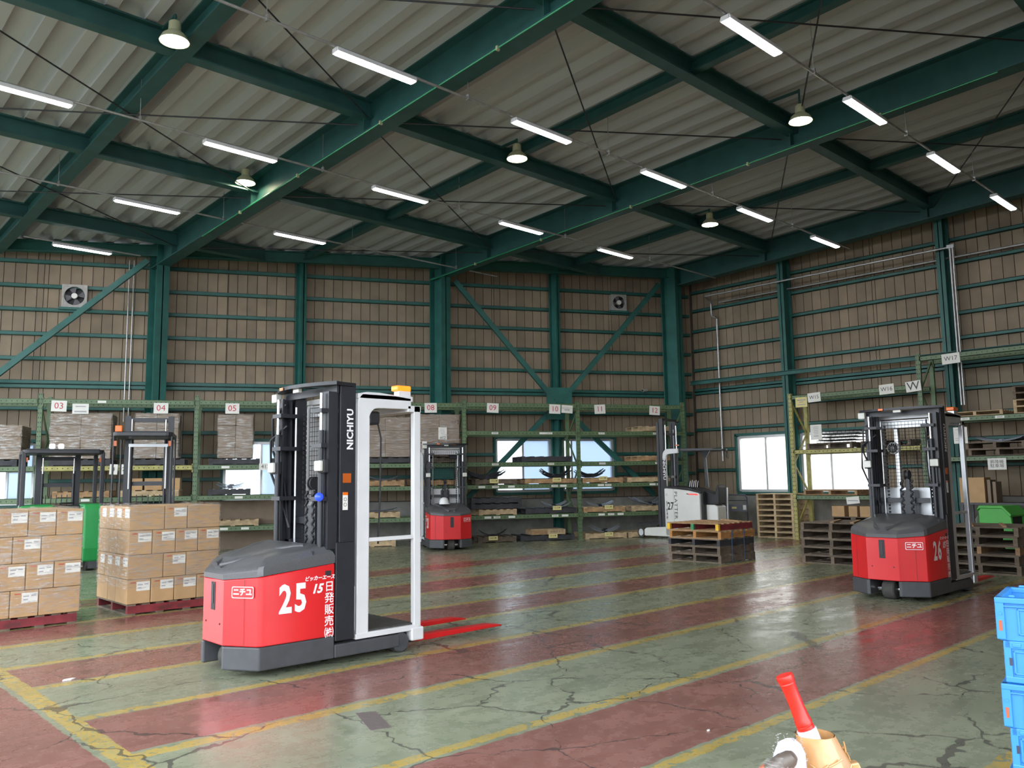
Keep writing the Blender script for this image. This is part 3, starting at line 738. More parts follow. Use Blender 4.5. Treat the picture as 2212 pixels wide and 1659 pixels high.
sign('small sign with figure two, right of its pair under bay 04', -2.93, 1.86, '2', 'letter_black', .12, .17, .22, rot=-.05)
sign('white bay sign reading W15 on the side rack', 9.43, 3.36, 'W15', 'letter_black', .12, .32, .22, 18.66, side='R', rot=-.05)
sign('white bay sign reading W16 on the side rack', 7.72, 3.40, 'W16', 'letter_black', .13, .33, .22, 18.66, side='R', rot=-.04)
sign('large white sign with single letter W on the side rack', 7.14, 3.41, 'W', 'letter_black', .26, .32, .23, 18.655, side='R', rot=-.08)
sign('white bay sign reading W17 on the upper side rack', 6.34, 3.93, 'W17', 'letter_black', .13, .36, .22, 18.66, side='R', rot=-.04)
sign('pale yellow notice left of the W15 sign', 9.76, 3.27, None, w=.30, h=.24, d=18.66, mt='paper_yellow', side='R', lines=((.22, .05, .025), (.1, 0, .02), (.2, -.06, .02)))
sign('handwritten white sheet on the upper W15 shelf', 9.43, 2.53, None, w=.28, h=.36, d=18.66, side='R', lines=((.14, .12, .012), (.13, .08, .012), (.1, .04, .012), (.12, 0, .012), (.1, -.04, .012), (.12, -.09, .02)))
s26 = sign('white sheet behind the silver ladder posts of truck 26', 6.27, 2.30, None, w=.27, h=.34, d=18.676, side='R', lines=((.18, .12, .01), (.05, .06, .01), (.2, -.06, .01), (.2, -.1, .01)))
MB().cyl((0, -.002, .17), (0, -.002, .34), .003, 5).obj('string', 'letter_black', s26)
sign('white parking notice hung under the W17 shelves', 5.62, 1.69, '昇降機\n駐車場', 'letter_black', .085, .34, .23, 18.66, side='R')
sign('white paper note under the lower W15 beam', 8.64, .94, None, w=.30, h=.16, d=18.66, side='R', lines=((.24, -.01, .02),), rot=-.1)

# ---- goods on the rear rack
def pal_on(label, s0, s1, z, deck='wood', side=None, H=.14, Wd=.84, L=None, dd=.0):
    c = BW((s0+s1)/2, D0+.40+dd)
    return pallet(label, (c.x, c.y, z+.001), round(s1-s0, 2) if L is None else L, Wd, H, deck, side, -SK, 'pallets on the rear rack', nd=6, nb=3)
GL = 'leaf springs on the rear rack'
LS = {}
def spring(label, s, d, z, L=.9, sag=.11, m='leaf_steel', n=2, rz=-SK, side='B', ang=0, group=None):
    key = (L, sag, m, n)
    p = onB(s, d, z) if side == 'B' else (d, s, z)
    if key in LS:
        return dup(LS[key], p, rz+ang, label, group or GL)
    t = thing('leaf_spring', label, 'leaf spring', p, rz+ang, group or GL); LS[key] = t
    for j in range(n):
        Lj = L*(1-.16*j); pts = []; K = 12
        up = [(-Lj/2+Lj*i/K, sag*(2*(-Lj/2+Lj*i/K)/L)**2+.016*(n-j)) for i in range(K+1)]
        MB().prism(up+[(x, z_-.013) for x, z_ in reversed(up)], -.04, .04, 'y').obj('leaf', m, t, smooth=30)
    MB().box(-.05, .05, -.044, .044, 0, .016*n+.012).obj('clamp', 'leaf_steel', t)
    return t
def pile(label, s0, s1, d0, z, k, m='leaf_steel', L=.85, sag=.11, dz=.012, step=.095, side='B'):
    for i in range(k):
        spring(label+', %s from the front' % ['first', 'second', 'third', 'fourth', 'fifth', 'sixth'][i], (s0+s1)/2+(random.uniform(-.06, .06)), d0+step*i, z+dz*(i % 3), L, sag, m, 2, -SK if side == 'B' else -pi/2, side, random.uniform(-.012, .012))
def ylab(label, s, z, txt): return sign(label, s, z, txt, 'letter_black', .045, .23, .10, d=19.74, mt='paper_yellow')
# bay 09/10
pal_on('black pallet lying alone on the second W104 shelf', 6.14, 7.47, 1.95, 'wood_black')
pal_on('brown pallet under a dark spring pile at label W093', 4.95, 6.00, 1.40, 'wood_grey'); pile('black leaf spring in the pile above label W093', 4.85, 5.75, 19.95, 1.545, 6, L=.95, sag=.14, dz=.03)
pal_on('dark pallet under fanned springs at label W103', 6.22, 7.58, 1.40, 'wood_grey', 'wood'); pile('dark leaf spring in the fan above label W103', 6.75, 7.5, 19.95, 1.545, 5, L=.78, sag=.16, dz=.03)
pal_on('light pallet carrying two black pallets at W092', 5.03, 5.99, .66, 'wood_light')
for k in range(2):
    c = BW(5.48, D0+.40); pallet('black plastic pallet, %s on the light one at W092' % ('lower' if k == 0 else 'upper'), (c.x, c.y, .801+.145*k), 1.28, .84, .14, 'wood_black', rz=-SK, group='black pallets on the rear rack', nd=6, nb=3)
pal_on('black pallet under two springs at label W102', 6.22, 7.58, .66, 'wood_black'); pile('grey-blue leaf spring above label W102', 6.8, 7.4, 19.98, .805, 3, 'leaf_bright', .68, .10, .02)
pal_on('dark floor pallet under a single curved spring, bay 09', 5.0, 5.97, 0, 'wood_grey'); spring('single black leaf spring on the floor pallet, bay 09', 5.45, 20.1, .142, .7, .13)
pal_on('black floor pallet under the lettered crate, bay 10', 6.08, 7.5, 0, 'wood_black')
t = thing('wooden_crate', 'low lettered wooden crate on the black floor pallet, bay 10', 'crate', onB(6.85, 20.15, .142), -SK)
MB().box(-.45, .45, -.25, .25, 0, .12).obj('box_body', 'wood_light', t, bevel=.005); MB().box(-.47, .40, -.27, .27, .12, .14).obj('lid', 'wood_light', t); text('共用カタリ', .07, 'letter_brown', t, (.22, -.2515, .06)); MB().box(-.45, -.03, -.256, -.25, .005, .115).obj('end_board', 'wood', t)
ylab('yellow tag W093 on the pallet in bay 09', 5.41, 1.49, 'W093▼'); ylab('yellow tag W103 on the pallet in bay 10', 7.04, 1.50, 'W103▼'); ylab('yellow tag W113 on the pallet in bay 11', 8.29, 1.52, 'W113▼')
ylab('yellow tag W102 on the black pallet in bay 10', 7.03, .80, 'W102▼'); ylab('yellow tag W112 on the pallet in bay 11', 8.43, .79, 'W112▼')
ylab('yellow tag W091 on the floor pallet in bay 09', 5.37, .11, 'W091▼'); ylab('yellow tag W101 on the floor pallet in bay 10', 6.91, .115, 'W101▼'); ylab('yellow tag W111 on the floor pallet in bay 11', 8.41, .11, 'W111▼')
# bay 11/12
pal_on('light pallet on the top W120 shelf', 9.35, 10.45, 2.72, 'wood_light')
pal_on('light lettered pallet on the W124 shelf', 9.3, 10.4, 1.95, 'wood_light', 'wood')
pal_on('brown pallet under dark springs at label W113', 7.76, 8.86, 1.40, 'wood'); pile('black leaf spring above label W113', 7.8, 8.4, 19.95, 1.545, 5, L=.72, sag=.14, dz=.03)
pal_on('brown pallet with pale end board at W123', 9.0, 10.3, 1.40, 'wood', 'wood_light')
pal_on('light pallet under a bright spring at label W112', 7.76, 8.9, .66, 'wood_light', 'wood'); pile('bright leaf spring above label W112', 7.9, 8.7, 19.98, .805, 2, 'leaf_bright', .75, .09, .02)
pal_on('light pallet under bright springs beside white truck', 9.1, 10.3, .66, 'wood_light'); pile('bright leaf spring in the fan beside the white truck', 9.3, 10.2, 19.95, .805, 6, 'leaf_bright', .9, .15, .02)
pal_on('light floor pallet under bright springs, bay 11', 7.80, 8.92, 0, 'wood_light'); pile('bright leaf spring on the floor pallet, bay 11', 8.1, 8.8, 19.98, .142, 4, 'leaf_bright', .8, .12, .025)
pal_on('light floor pallet behind the white truck leg, bay 12', 8.98, 9.78, 0, 'wood_light')
# bay 07/08
def wrapped(label, s0, s1, z, h, d=.74, seed=1, nx=2, nz=3):
    t = thing('wrapped_load', label, 'carton load', onB((s0+s1)/2, D0+.40, z), -SK, 'film-wrapped loads on the rear rack'); w = s1-s0; rnd = random.Random(seed)
    for i in range(nx):
        for k in range(nz):
            j = rnd.uniform(-.012, .012)
            MB().box(-w/2+w/nx*i+.004, -w/2+w/nx*(i+1)-.004, -d/2+j, d/2+j, h/nz*k+.003, h/nz*(k+1)-.002).obj('carton_block', 'carton_dull', t, bevel=.008)
    o = MB(); n = 10; vs = []; fs = []; per = [(-w/2+w*i/n, -d/2-.02) for i in range(n)]+[(w/2+.015, -d/2+d*i/n) for i in range(n)]+[(w/2-w*i/n, d/2+.02) for i in range(n)]+[(-w/2-.015, d/2-d*i/n) for i in range(n)]
    N = len(per)
    for k in range(9):
        for x_, y_ in per: vs.append((x_+rnd.uniform(-.018, .018), y_-.01+rnd.uniform(-.022, .022), h*(k/8)+.01))
    for k in range(8):
        for i in range(N): fs.append((k*N+i, k*N+(i+1) % N, (k+1)*N+(i+1) % N, (k+1)*N+i))
    o.add(vs, fs).obj('film_wrap', 'stretch_film', t, smooth=60)
    return t
w8 = wrapped('film-wrapped carton load with paper tags, bay 08', 3.55, 4.56, 2.09, 1.03, seed=8)
pal_on('dark pallet under the wrapped load in bay 08', 3.5, 4.6, 1.94, 'wood_grey')
MB().box(-.02, .19, -.402, -.399, .42, .72).obj('paper_tag', 'paper', w8); text('412', .10, 'letter_black', w8, (.09, -.4035, .46)); text('412', .14, 'letter_brown', w8, (.40, -.3985, .84)); MB().box(-.42, -.30, -.402, -.399, .10, .38).obj('paper_tag', 'paper', w8)
wrapped('film-wrapped carton load seen through the order picker cab', 2.15, 3.35, 2.09, .95, seed=18); pal_on('dark pallet under the load seen through the cab', 2.1, 3.4, 1.94, 'wood_black')
pal_on('brown pallet on the W073 shelf seen through the cab', 2.1, 3.2, 1.40, 'wood'); pal_on('light pallet on the W072 shelf seen through the cab', 2.0, 3.1, .66, 'wood_light'); pal_on('light floor pallet under the picker cab view', 1.9, 3.0, 0, 'wood_light')
spring('dark leaf spring on the W073 shelf', 2.75, 20.1, 1.542, .85, .12); spring('dark leaf spring on the W072 shelf', 2.6, 20.1, .802, .95, .06)
pal_on('brown pallet on the W073 shelf behind truck 28', 3.4, 4.5, 1.40, 'wood')
tag(MB().box(-.45, .45, -.3, .3, 0, .34).obj('teal_tarp_block', 'tarp_teal', loc=onB(4.0, 20.2, 1.542), rz=-SK, bevel=.02), 'block for teal tarp sheets on the shelf behind truck 28', 'bin')  # plain block in place of teal tarp sheets
# bays 04 - 06
wrapped('narrow crumpled film-wrapped carton load beside the picker mast', -1.02, -.26, 2.09, .98, seed=4, nx=2, nz=4); pal_on('black pallet under the narrow crumpled load', -1.2, -.1, 1.94, 'wood_black')
wrapped('film-wrapped carton load right of bay sign 05', .25, 1.2, 2.09, .75, seed=6); pal_on('black pallet right of bay sign 05', .15, 1.25, 1.94, 'wood_black')
pal_on('black pallet on the middle shelf below bay 05', -1.2, -.3, 1.26, 'wood_black'); pile('black leaf spring below bay sign 05', -1.1, -.4, 19.95, 1.405, 3, L=.6, sag=.06, dz=.03)
pal_on('light pallet on the low shelf below bay 05', -1.2, -.1, .57, 'wood_light')
wrapped('broad film-wrapped carton load under bay sign 03', -4.42, -3.22, 2.09, .98, seed=2, nx=2, nz=4); pal_on('black pallet under the broad load of bay 03', -4.4, -3.2, 1.94, 'wood_black')
wrapped('film-wrapped carton load behind the raised black forklift mast', -2.75, -1.85, 2.09, 1.0, seed=3, nx=2, nz=3); pal_on('black pallet under the wrapped load of bay 04', -2.8, -1.7, 1.94, 'wood_black')
pal_on('light pallet with cartons below bay 04', -3.0, -1.8, 1.26, 'wood_light')
for k, s in enumerate((-2.75, -2.35, -1.98)): tag(MB().box(-.18, .18, -.22, .22, 0, .26).obj('shelf_carton', 'carton', loc=onB(s, 20.2, 1.402), rz=-SK, bevel=.006), 'brown carton on the light pallet below bay 04, '+['left', 'middle', 'right'][k]+' one', 'carton', 'cartons below bay 04')
pal_on('brown pallet below bay sign 03', -4.3, -3.2, 1.26, 'wood')
wrapped('film-wrapped carton load left of bay sign 03', -6.3, -4.95, 2.09, .72, seed=9); pal_on('black pallet under the leftmost wrapped load', -6.3, -5.0, 1.94, 'wood_black')

for k, (s0, s1, z_, h_) in enumerate(((-1.4, .55, .0, 1.12), (-4.5, -2.95, .0, 1.05))): tag(MB().box(-(s1-s0)/2, (s1-s0)/2, -.02, .02, 0, h_).obj('brown_board', 'carton_dull', loc=onB((s0+s1)/2, 20.72, z_), rz=-SK), ['long brown board standing behind the light pallet of bay 05', 'long brown board standing behind the carton loads, bay 03'][k], 'board', 'brown boards in the rear rack')
# ---- goods on the side rack (x = X, s = Y)
def pal_R(label, y0, y1, z, deck='wood', H=.14, L=.86, x=19.13, side=None):
    return pallet(label, (x, (y0+y1)/2, z+.001), L, round(y1-y0, 2), H, deck, side, 0, 'pallets on the side rack', nd=6, nb=3)
pal_R('dark pallet under the wire baskets on the W15 shelf', 8.6, 9.7, 2.13, 'wood_grey'); pal_R('second dark pallet on the W16 shelf', 7.3, 8.4, 2.13, 'wood_grey')
def basket(label, y, z, L=.95, n=10):
    t = thing('wire_basket', label, 'basket', (19.2, y, z), -pi/2, 'flat wire baskets')
    m = MB(); 
    for i in range(n+1): m.cyl((-L/2+L*i/n, -.35, .06), (-L/2+L*i/n, .35, .06), .006, 5); m.cyl((-L/2+L*i/n, -.35, 0.006), (-L/2+L*i/n, -.35, .06), .006, 5)
    for y_ in (-.35, 0, .35): m.cyl((-L/2, y_, .064), (L/2, y_, .064), .007, 5)
    m.cyl((-L/2, -.35, .006), (L/2, -.35, .006), .007, 5); m.obj('wire_grid', 'leaf_steel', t)
for k in range(4): basket('flat dark wire basket on the W15 shelf, %s in its pile' % ['bottom', 'second', 'third', 'top'][k], 9.05-.05*k, 2.272+.072*k)
pal_R('low brown pallet on the lower W15 shelf', 8.55, 9.85, 1.05, 'wood', H=.12)
for k in range(4): pal_R('dark pallet, %s of the hidden stack below the W15 shelves' % ORD[k], 8.1, 9.2, .1405*k, 'wood_grey')
for k, (y, w_) in enumerate(((9.05, .30), (8.70, .20), (8.32, .44))): tag(MB().box(-.2, .2, -w_/2, w_/2, 0, .24).obj('shelf_carton', 'carton', loc=(18.95, y, .562), bevel=.006), 'brown carton on the low pallets under W15, '+['left', 'middle', 'right'][k]+' one', 'carton', 'cartons under W15')
pal_R('light pallet lying alone on the top W17 shelf', 5.45, 6.5, 2.69, 'wood_light', .10)
for k in range(4): pal_R('light pallet at the right end of the top W17 shelf, %s in its pile' % ['bottom', 'second', 'third', 'top'][k], 4.2, 5.25, 2.69+.135*k, 'wood_light' if k < 2 else 'wood_grey')
pal_R('dark pallet, lower, on the middle W17 shelf', 5.05, 6.15, 1.86, 'wood_grey'); pal_R('dark pallet, upper, on the middle W17 shelf', 5.1, 6.2, 2.001, 'wood_grey')
for k in range(5): spring('black leaf spring on the middle W17 shelf, %s from the front' % ['first', 'second', 'third', 'fourth', 'fifth'][k], 5.6, 18.9+.12*k, 2.145+.015*(k % 2), 1.0, .10, 'leaf_steel', 2, -pi/2, 'R', .05*(k % 3-1))
for k, (y, z, w_, h_) in enumerate(((6.28, .92, .42, .52), (6.10, .92, .10, .50))):
    pass
wbn = thing('workbench', 'dark low bench under the W17 rack', 'bench', (19.25, 5.5, 0), -pi/2)
MB().box(-.98, 1.3, -.35, .35, .86, .90).obj('bench_top', 'skirt_grey', wbn)
for x_ in (-.93, .9):
    for y_ in (-.3, .3): MB().box(x_-.025, x_+.025, y_-.025, y_+.025, 0, .86).obj('leg', 'skirt_grey', wbn)
tag(MB().box(-.2, .2, -.24, .24, 0, .52).obj('tall_carton', 'carton', loc=(19.1, 6.2, .901), bevel=.006), 'tall brown carton on the bench behind truck 26', 'carton')
for k in range(2): tag(MB().box(-.18, .18, -.03, .03, 0, .47-.04*k).obj('boxed_board', 'carton_dull', loc=(19.08, 5.88-.1*k, .901)), 'upright boxed board beside the tall carton, %s one' % ('left' if k == 0 else 'right'), 'board', 'upright boards on the bench')

# ================================================================== TRUCKS
def offs(poly, o):
    """shrink an outline towards its middle"""
    cx_ = (min(p[0] for p in poly)+max(p[0] for p in poly))/2
    out = []
    for x, y in poly:
        out.append((x+(o if x < cx_ else -o)*(abs(x-cx_)/.4), y-math.copysign(min(o, abs(y)), y)))
    return out
def order_picker(label, loc, rz, number, left_side=False, beacon='orange_plastic', blue=False, frame='white_paint', helmet=False):
    """stand-on order picker: local x towards the forks, near side = -y"""
    t = thing('order_picker', label, 'forklift', loc, rz); H = .47; B = 'black_steel'
    # lower skirts either side of the rear wheel arch
    for s in (-1, 1):
        MB().prism([(0, .17*s), (0, .21*s), (.17, H*s), (.84, H*s), (.84, .17*s)], .055, .235).obj('skirt', 'skirt_grey', t, bevel=.012)
    MB().box(.42, .84, -.17, .17, .06, .235).obj('arch_wall', 'plastic_black', t)
    w = MB(); w.lathe([(.001, -.075), (.10, -.075), (.115, -.06), (.115, .06), (.10, .075), (.001, .075)], 24, (.19, 0, .117), Matrix.Rotation(pi/2, 4, 'X') @ Matrix.Identity(4))
    wh = w.obj('drive_wheel', 'rubber', t, smooth=40); wh.rotation_euler = (0, 0, 0)
    MB().cyl((.19, -.15, .117), (.19, .15, .117), .03, 10).obj('axle', 'chrome', t)
    # red body
    out = [(0, -.19), (.02, -.22), (.16, -H+.02), (.20, -H), (.835, -H), (.835, H), (.20, H), (.16, H-.02), (.02, .22), (0, .19)]
    def zt_(x): return .745+.085*min(1, x/.55)
    m = MB(); m.loft([[(x, y, .237) for x, y in out], [(x, y, zt_(x)) for x, y in out]])
    body = m.obj('red_body', 'red_body', t, smooth=30, bevel=.008)
    # moulded hood
    rings = []
    for o, dz in ((-.004, .0), (-.006, .055), (.012, .085), (.05, .118), (.10, .140), (.17, .150)):
        rings.append([(x, y, zt_(x)+.003+dz*(.75+.35*min(1, x/.5))) for x, y in offs(out, o)])
    hood = MB().loft(rings).obj('hood', 'hood_grey', t, smooth=25)
    rg = []
    for k, (o, dz) in enumerate(((0, 0), (.03, .022), (.075, .026))):
        rg.append([(x, y, zt_(x)+.105+.05*min(1, x/.5)+dz) for x, y in ((.10+o, -.12+o*.6), (.30+o, -.25+o), (.62-o*.5, -.30+o), (.62-o*.5, .30-o), (.30+o, .25-o), (.10+o, .12-o*.6))])
    MB().loft(rg).obj('hood_ridge', 'hood_grey', hood, smooth=25)
    for s in (-1, 1):
        cr = [(.03, s*.05), (.09, s*.10), (.18, s*.145), (.30, s*.18), (.44, s*.23), (.56, s*.29), (.62, s*.32)]
        MB().tube([(x, y, zt_(x)+.098+.055*min(1, x/.45)-.30*max(0, abs(y)-.20)**2) for x, y in cr], .022, 8).obj('hood_crease', 'hood_grey', hood, smooth=60)
    MB().box(.635, .641, -.455, .455, .83, .945).obj('hood_seam', 'plastic_black', hood)
    MB().box(-.004, .01, -.035, .035, .50, .72).obj('latch_recess', 'plastic_black', body)
    MB().box(-.008, .0, -.012, .012, .55, .70).obj('latch', B, body)
    MB().box(.15, .152, -.6, -.6, 0, 0) if False else None
    for y in (-.13, .13): MB().cyl((-.004, y, .40), (.004, y, .40), .008, 8).obj('rear_bolt', 'plastic_black', body)
    MB().box(.745, .80, -H-.001, -H+.01, .735, .775).obj('grip_opening', 'plastic_black', body)
    seam = math.atan2(H-.21, .15)
    for s in (-1, 1): MB().bar((.0955, s*(.352+.004), .25), (.0955, s*(.352+.004), .75), .002, .002).obj('panel_seam', 'plastic_black', body)
    # lettering on the sides and the rear corner badge
    def side_text(s):
        rzz = 0 if s < 0 else pi; y = s*(H+.0018); f = 1 if s < 0 else -1
        text(number, .305, 'letter_white', body, (.455, y, .572), rzz, 'fleet_number', off=.010, sx=.74, space=1.2)
        text('15', .10, 'letter_white', body, (.668, y, .635), rzz, shear=.3, off=.004)
        text('ピッカーエース', .040, 'letter_white', body, (.695, y, .722), rzz, shear=.25, off=.0015)
        text('日発販売㈱', .090, 'letter_white', body, (.785, y, .455), rzz, vert=True, off=.0012, space=1.04)
    side_text(-1)
    if left_side: side_text(1)
    a = math.atan2(-(H-.02)+.22, .14)
    nx, ny = -sin(-a), -cos(a)
    bc_ = Vector((.09, -.345, .655)); nrm = Vector((-sin(abs(a)), -cos(abs(a)), 0)); tg = Vector((cos(abs(a)), -sin(abs(a)), 0))
    def badge(c, rzz, n_):
        e = .0025
        for k, (w_, h_, mt_) in enumerate(((.195, .090, 'letter_white'), (.183, .078, 'red_body'))):
            q = MB().prism([(px, py) for px, py in arc(w_/2-.012, h_/2-.012, .012, 0, pi/2, 3)+arc(-w_/2+.012, h_/2-.012, .012, pi/2, pi, 3)+arc(-w_/2+.012, -h_/2+.012, .012, pi, 1.5*pi, 3)+arc(w_/2-.012, -h_/2+.012, .012, 1.5*pi, 2*pi, 3)], -.002, 0, 'y').obj('badge', mt_, body)
            q.location = c+n_*(e+.0008*k); q.rotation_euler[2] = rzz
        text('ニチユ', .062, 'letter_white', body, c+n_*(e+.0036), rzz, 'badge_lettering', off=.0022, sx=.92)
    badge(bc_+nrm*.004, -abs(a), nrm)
    # mast: two uprights of nested channels, lift rods, chains
    for s in (-1, 1):
        y = lambda v: s*v
        def bx(m_, x0, x1, ya, yb, z0, z1): m_.box(x0, x1, min(s*ya, s*yb), max(s*ya, s*yb), z0, z1)
        m = MB(); bx(m, .845, 1.03, .33, H, .19, 1.0); m.obj('mast_foot', B, t, bevel=.006)
        m = MB(); bx(m, .875, 1.03, H-.03, H, 1.0, 2.335); bx(m, .875, .89, .39, H-.03, 1.0, 2.30); bx(m, 1.015, 1.03, .39, H-.03, 1.0, 2.30)
        up = m.obj('outer_upright', B, t, bevel=.004)
        m = MB(); bx(m, .77, .86, .42, .455, .95, 2.28); bx(m, .77, .785, .36, .42, .95, 2.28); bx(m, .845, .86, .36, .42, .95, 2.28); bx(m, .90, 1.005, .36, .385, .3, 2.28); m.obj('inner_upright', B, t)
        MB().cyl((.74, s*.385, .95), (.74, s*.385, 1.95), .024, 10).obj('lift_cylinder', B, t, smooth=40)
        MB().cyl((.74, s*.385, 1.95), (.74, s*.385, 2.27), .014, 10).obj('piston_rod', 'chrome', t, smooth=40)
        MB().cyl((.87, s*.29, .95), (.87, s*.29, 2.2), .009, 8).obj('guide_rod', 'silver', t)
        m = MB()
        for k in range(26): m.box(.935, .965, s*.27-.008, s*.27+.008, 1.0+.045*k, 1.0+.045*k+.03)
        m.obj('lift_chain', 'plastic_black', t)
        for z in (1.35, 1.80, 2.1): m = MB(); bx(m, .71, .90, .28, .44, z, z+.035); m.obj('clamp', B, t)
        MB().box(.68, .715, s*.42-.05, s*.42+.05, 1.60, 1.69).obj('work_lamp', 'lens_grey', t, bevel=.01)
        MB().box(.715, .77, s*.42-.055, s*.42+.055, 1.585, 1.70).obj('lamp_housing', 'plastic_black', t, bevel=.01)
        MB().bar((.75, s*.42, 1.38), (.75, s*.42, 1.6), .015, .02).obj('lamp_bracket', B, t)
    MB().box(.905, .985, -H-.004, -H, 1.50, 1.58).obj('side_reflector', 'amber_dull', t)
    st = MB().box(.905, .955, -H-.002, -H, 1.27, 1.42).obj('warning_sticker', 'paper', t); MB().box(.905, .955, -H-.003, -H-.002, 1.395, 1.42).obj('sticker_header', 'orange_plastic', st)
    for z in (1.30, 1.345): MB().lathe([(.016, -.0035), (.016, 0), (.012, 0), (.012, -.0035)], 14, (.93, -H-.002, z+.015), Matrix.Rotation(pi/2, 4, 'X')).obj('sticker_symbol', 'carton_red', st)
    o = text('NICHIYU', .085, 'letter_white', t, (.975, -H-.002, 1.96), 0, 'maker_lettering', off=.003, space=1.05); o.rotation_euler = (R(90), -R(90), 0)
    # bowed top bar, lower cross members, reels
    pl = [(.90-.20*cos(pi*v/2*.98), 1) for v in ()]
    oa = [( .80-.14*(1-(y/.53)**2), y) for y in [-.53+1.06*i/14 for i in range(15)]]
    ob = [(1.03, .50), (1.03, -.47)]
    MB().prism(oa+[(.86, .50), (1.03, .47), (1.03, .40), (.89-.14, .2), (.89-.14, -.2), (1.03, -.40), (1.03, -.47), (.86, -.50)], 2.335, 2.365).obj('mast_top_bar', B, t)
    MB().box(.84, .86, -.47, .47, 2.27, 2.335).obj('top_plate', B, t)
    MB().box(.70, .74, -.05, .05, 2.30, 2.37).obj('top_light', 'lens_grey', t, bevel=.006)
    MB().box(.66, .665, .16, .22, 2.335, 2.36).obj('top_reflector', 'orange_plastic', t)
    MB().box(.74, .80, .44, .53, 2.25, 2.33).obj('corner_lamp', 'lens_grey', t, bevel=.008)
    for z0, z1 in ((1.14, 1.20),): MB().box(.90, .97, -.36, .36, z0, z1).obj('cross_member', B, t)
    MB().box(.86, 1.0, -.09, .09, .95, 1.30).obj('centre_bracket', B, t)
    for s in (-1, 1):
        pts = [(.86, s*.06+.02*cos(k*1.4), .98+k*.018) for k in range(26)]
        MB().tube(pts, .014, 6).obj('coiled_hose', 'plastic_black', t)
    MB().lathe([(.001, -.03), (.06, -.03), (.06, -.015), (.045, -.015), (.045, .015), (.06, .015), (.06, .03), (.001, .03)], 20, (.90, .0, 1.50), Matrix.Rotation(pi/2, 4, 'X')).obj('chain_pulley', 'plastic_black', t)
    MB().bar((.92, 0, 1.28), (.92, 0, 1.50), .05, .05).obj('pulley_arm', B, t)
    for k, (y0, y1, z1) in enumerate(((.36, .40, 2.25), (.33, .43, 2.05))):
        MB().tube([(.80, y0, z1-.02), (.72, y1+.06, z1-.15), (.74, y1+.08, z1-.45), (.82, y1, z1-.75), (.84, y0, 1.1)], .012, 6).obj('hose', 'plastic_black', t, smooth=60)
    MB().tube([(.86, -.30, 2.2), (.80, -.32, 2.05), (.82, -.28, 1.7), (.85, -.30, 1.3), (.87, -.3, 1.0)], .010, 6).obj('hose', 'plastic_black', t, smooth=60)
    if blue: MB().ball((.70, -.43, 1.385), .036, 12).obj('blue_spot_lamp', 'blue_lit', t, smooth=60); MB().cyl((.79, -.425, 1.41), (.85, -.425, 1.46), .014, 8).obj('spot_bracket', B, t)
    else: MB().ball((.79, -.425, 1.385), .034, 12).obj('blue_spot_lamp', 'plastic_black', t, smooth=60); MB().cyl((.79, -.425, 1.41), (.85, -.425, 1.46), .014, 8).obj('spot_bracket', B, t)
    # rear guard screen and panel of the cab
    MB().box(1.045, 1.06, -.36, .36, .80, 1.33).obj('cab_back_panel', frame, t)
    g = MB()
    for i in range(17): g.cyl((1.05, -.36+.045*i, 1.33), (1.05, -.36+.045*i, 2.2), .0025, 4)
    for i in range(20): g.cyl((1.05, -.36, 1.35+.045*i), (1.05, .36, 1.35+.045*i), .0025, 4)
    sg = g.obj('wire_screen', 'plastic_black', t); sg['kind'] = 'stuff'
    MB().box(1.075, 1.10, -.37, .37, 2.12, 2.225).obj('cab_rear_beam', frame, t, bevel=.004)
    # cab frame
    for s in (-1, 1):
        ya, yb = (-H+.02, -H+.10) if s < 0 else (H-.10, H-.02)
        c = arc(1.30, 2.16, .12, pi, pi/2, 6)
        po = [(1.065, .20), (1.185, .20), (1.185, 2.06)]+arc(1.285, 2.06, .10, pi, pi/2, 6)+[(1.64, 2.165), (1.64, 2.27), (1.30, 2.30)]+arc(1.165, 2.20, .10, pi/2, pi, 5)
        MB().prism(po, ya, yb, 'y').obj('cab_pillar', frame, t, bevel=.008)
        MB().box(1.67, 1.745, min(s*(H-.02), s*(H-.075)), max(s*(H-.02), s*(H-.075)), .10, 2.20).obj('front_post', frame, t, bevel=.006)
        MB().box(1.63, 1.765, min(s*(H), s*(H-.09)), max(s*H, s*(H-.09)), .085, .20).obj('post_foot', frame, t, bevel=.012)
        MB().box(1.185, 1.67, min(s*(H-.03), s*(H-.055)), max(s*(H-.03), s*(H-.055)), .985, 1.02).obj('gate_bar', frame, t, bevel=.004)
        MB().box(.84, 1.50, min(s*H, s*.31), max(s*H, s*.31), .055, .165).obj('straddle_leg', 'skirt_grey', t, bevel=.012)
        MB().lathe([(.001, -.07), (.07, -.07), (.085, -.055), (.085, .055), (.07, .07), (.001, .07)], 20, (1.53, s*.39, .087), Matrix.Rotation(pi/2, 4, 'X')).obj('load_wheel', 'skirt_grey', t, smooth=40)
        # fork: tapered tine and heel
        fy = s*.28
        MB().prism([(1.72, .05), (1.72, .10), (2.70, .085), (2.84, .065), (2.84, .052), (1.9, .045)], fy-.055, fy+.055, 'y').obj('fork', 'fork_red', t, bevel=.006)
    MB().box(1.065, 1.66, -H+.02, H-.02, 2.235, 2.285).obj('cab_roof', frame, t, bevel=.008)
    MB().box(1.60, 1.75, -H+.02, H-.02, 2.14, 2.20).obj('front_beam', frame, t, bevel=.006)
    MB().box(1.05, 1.72, -H+.01, H-.01, .175, .222).obj('platform', frame, t, bevel=.006)
    MB().box(1.19, 1.69, -H+.05, H-.05, .222, .236).obj('floor_mat', 'rubber', t)
    MB().box(1.66, 1.74, -.34, .34, .05, .20).obj('fork_carriage', B, t)
    MB().box(1.06, 1.20, -.42, .42, .236, .62).obj('cab_cabinet', 'silver', t, bevel=.01)
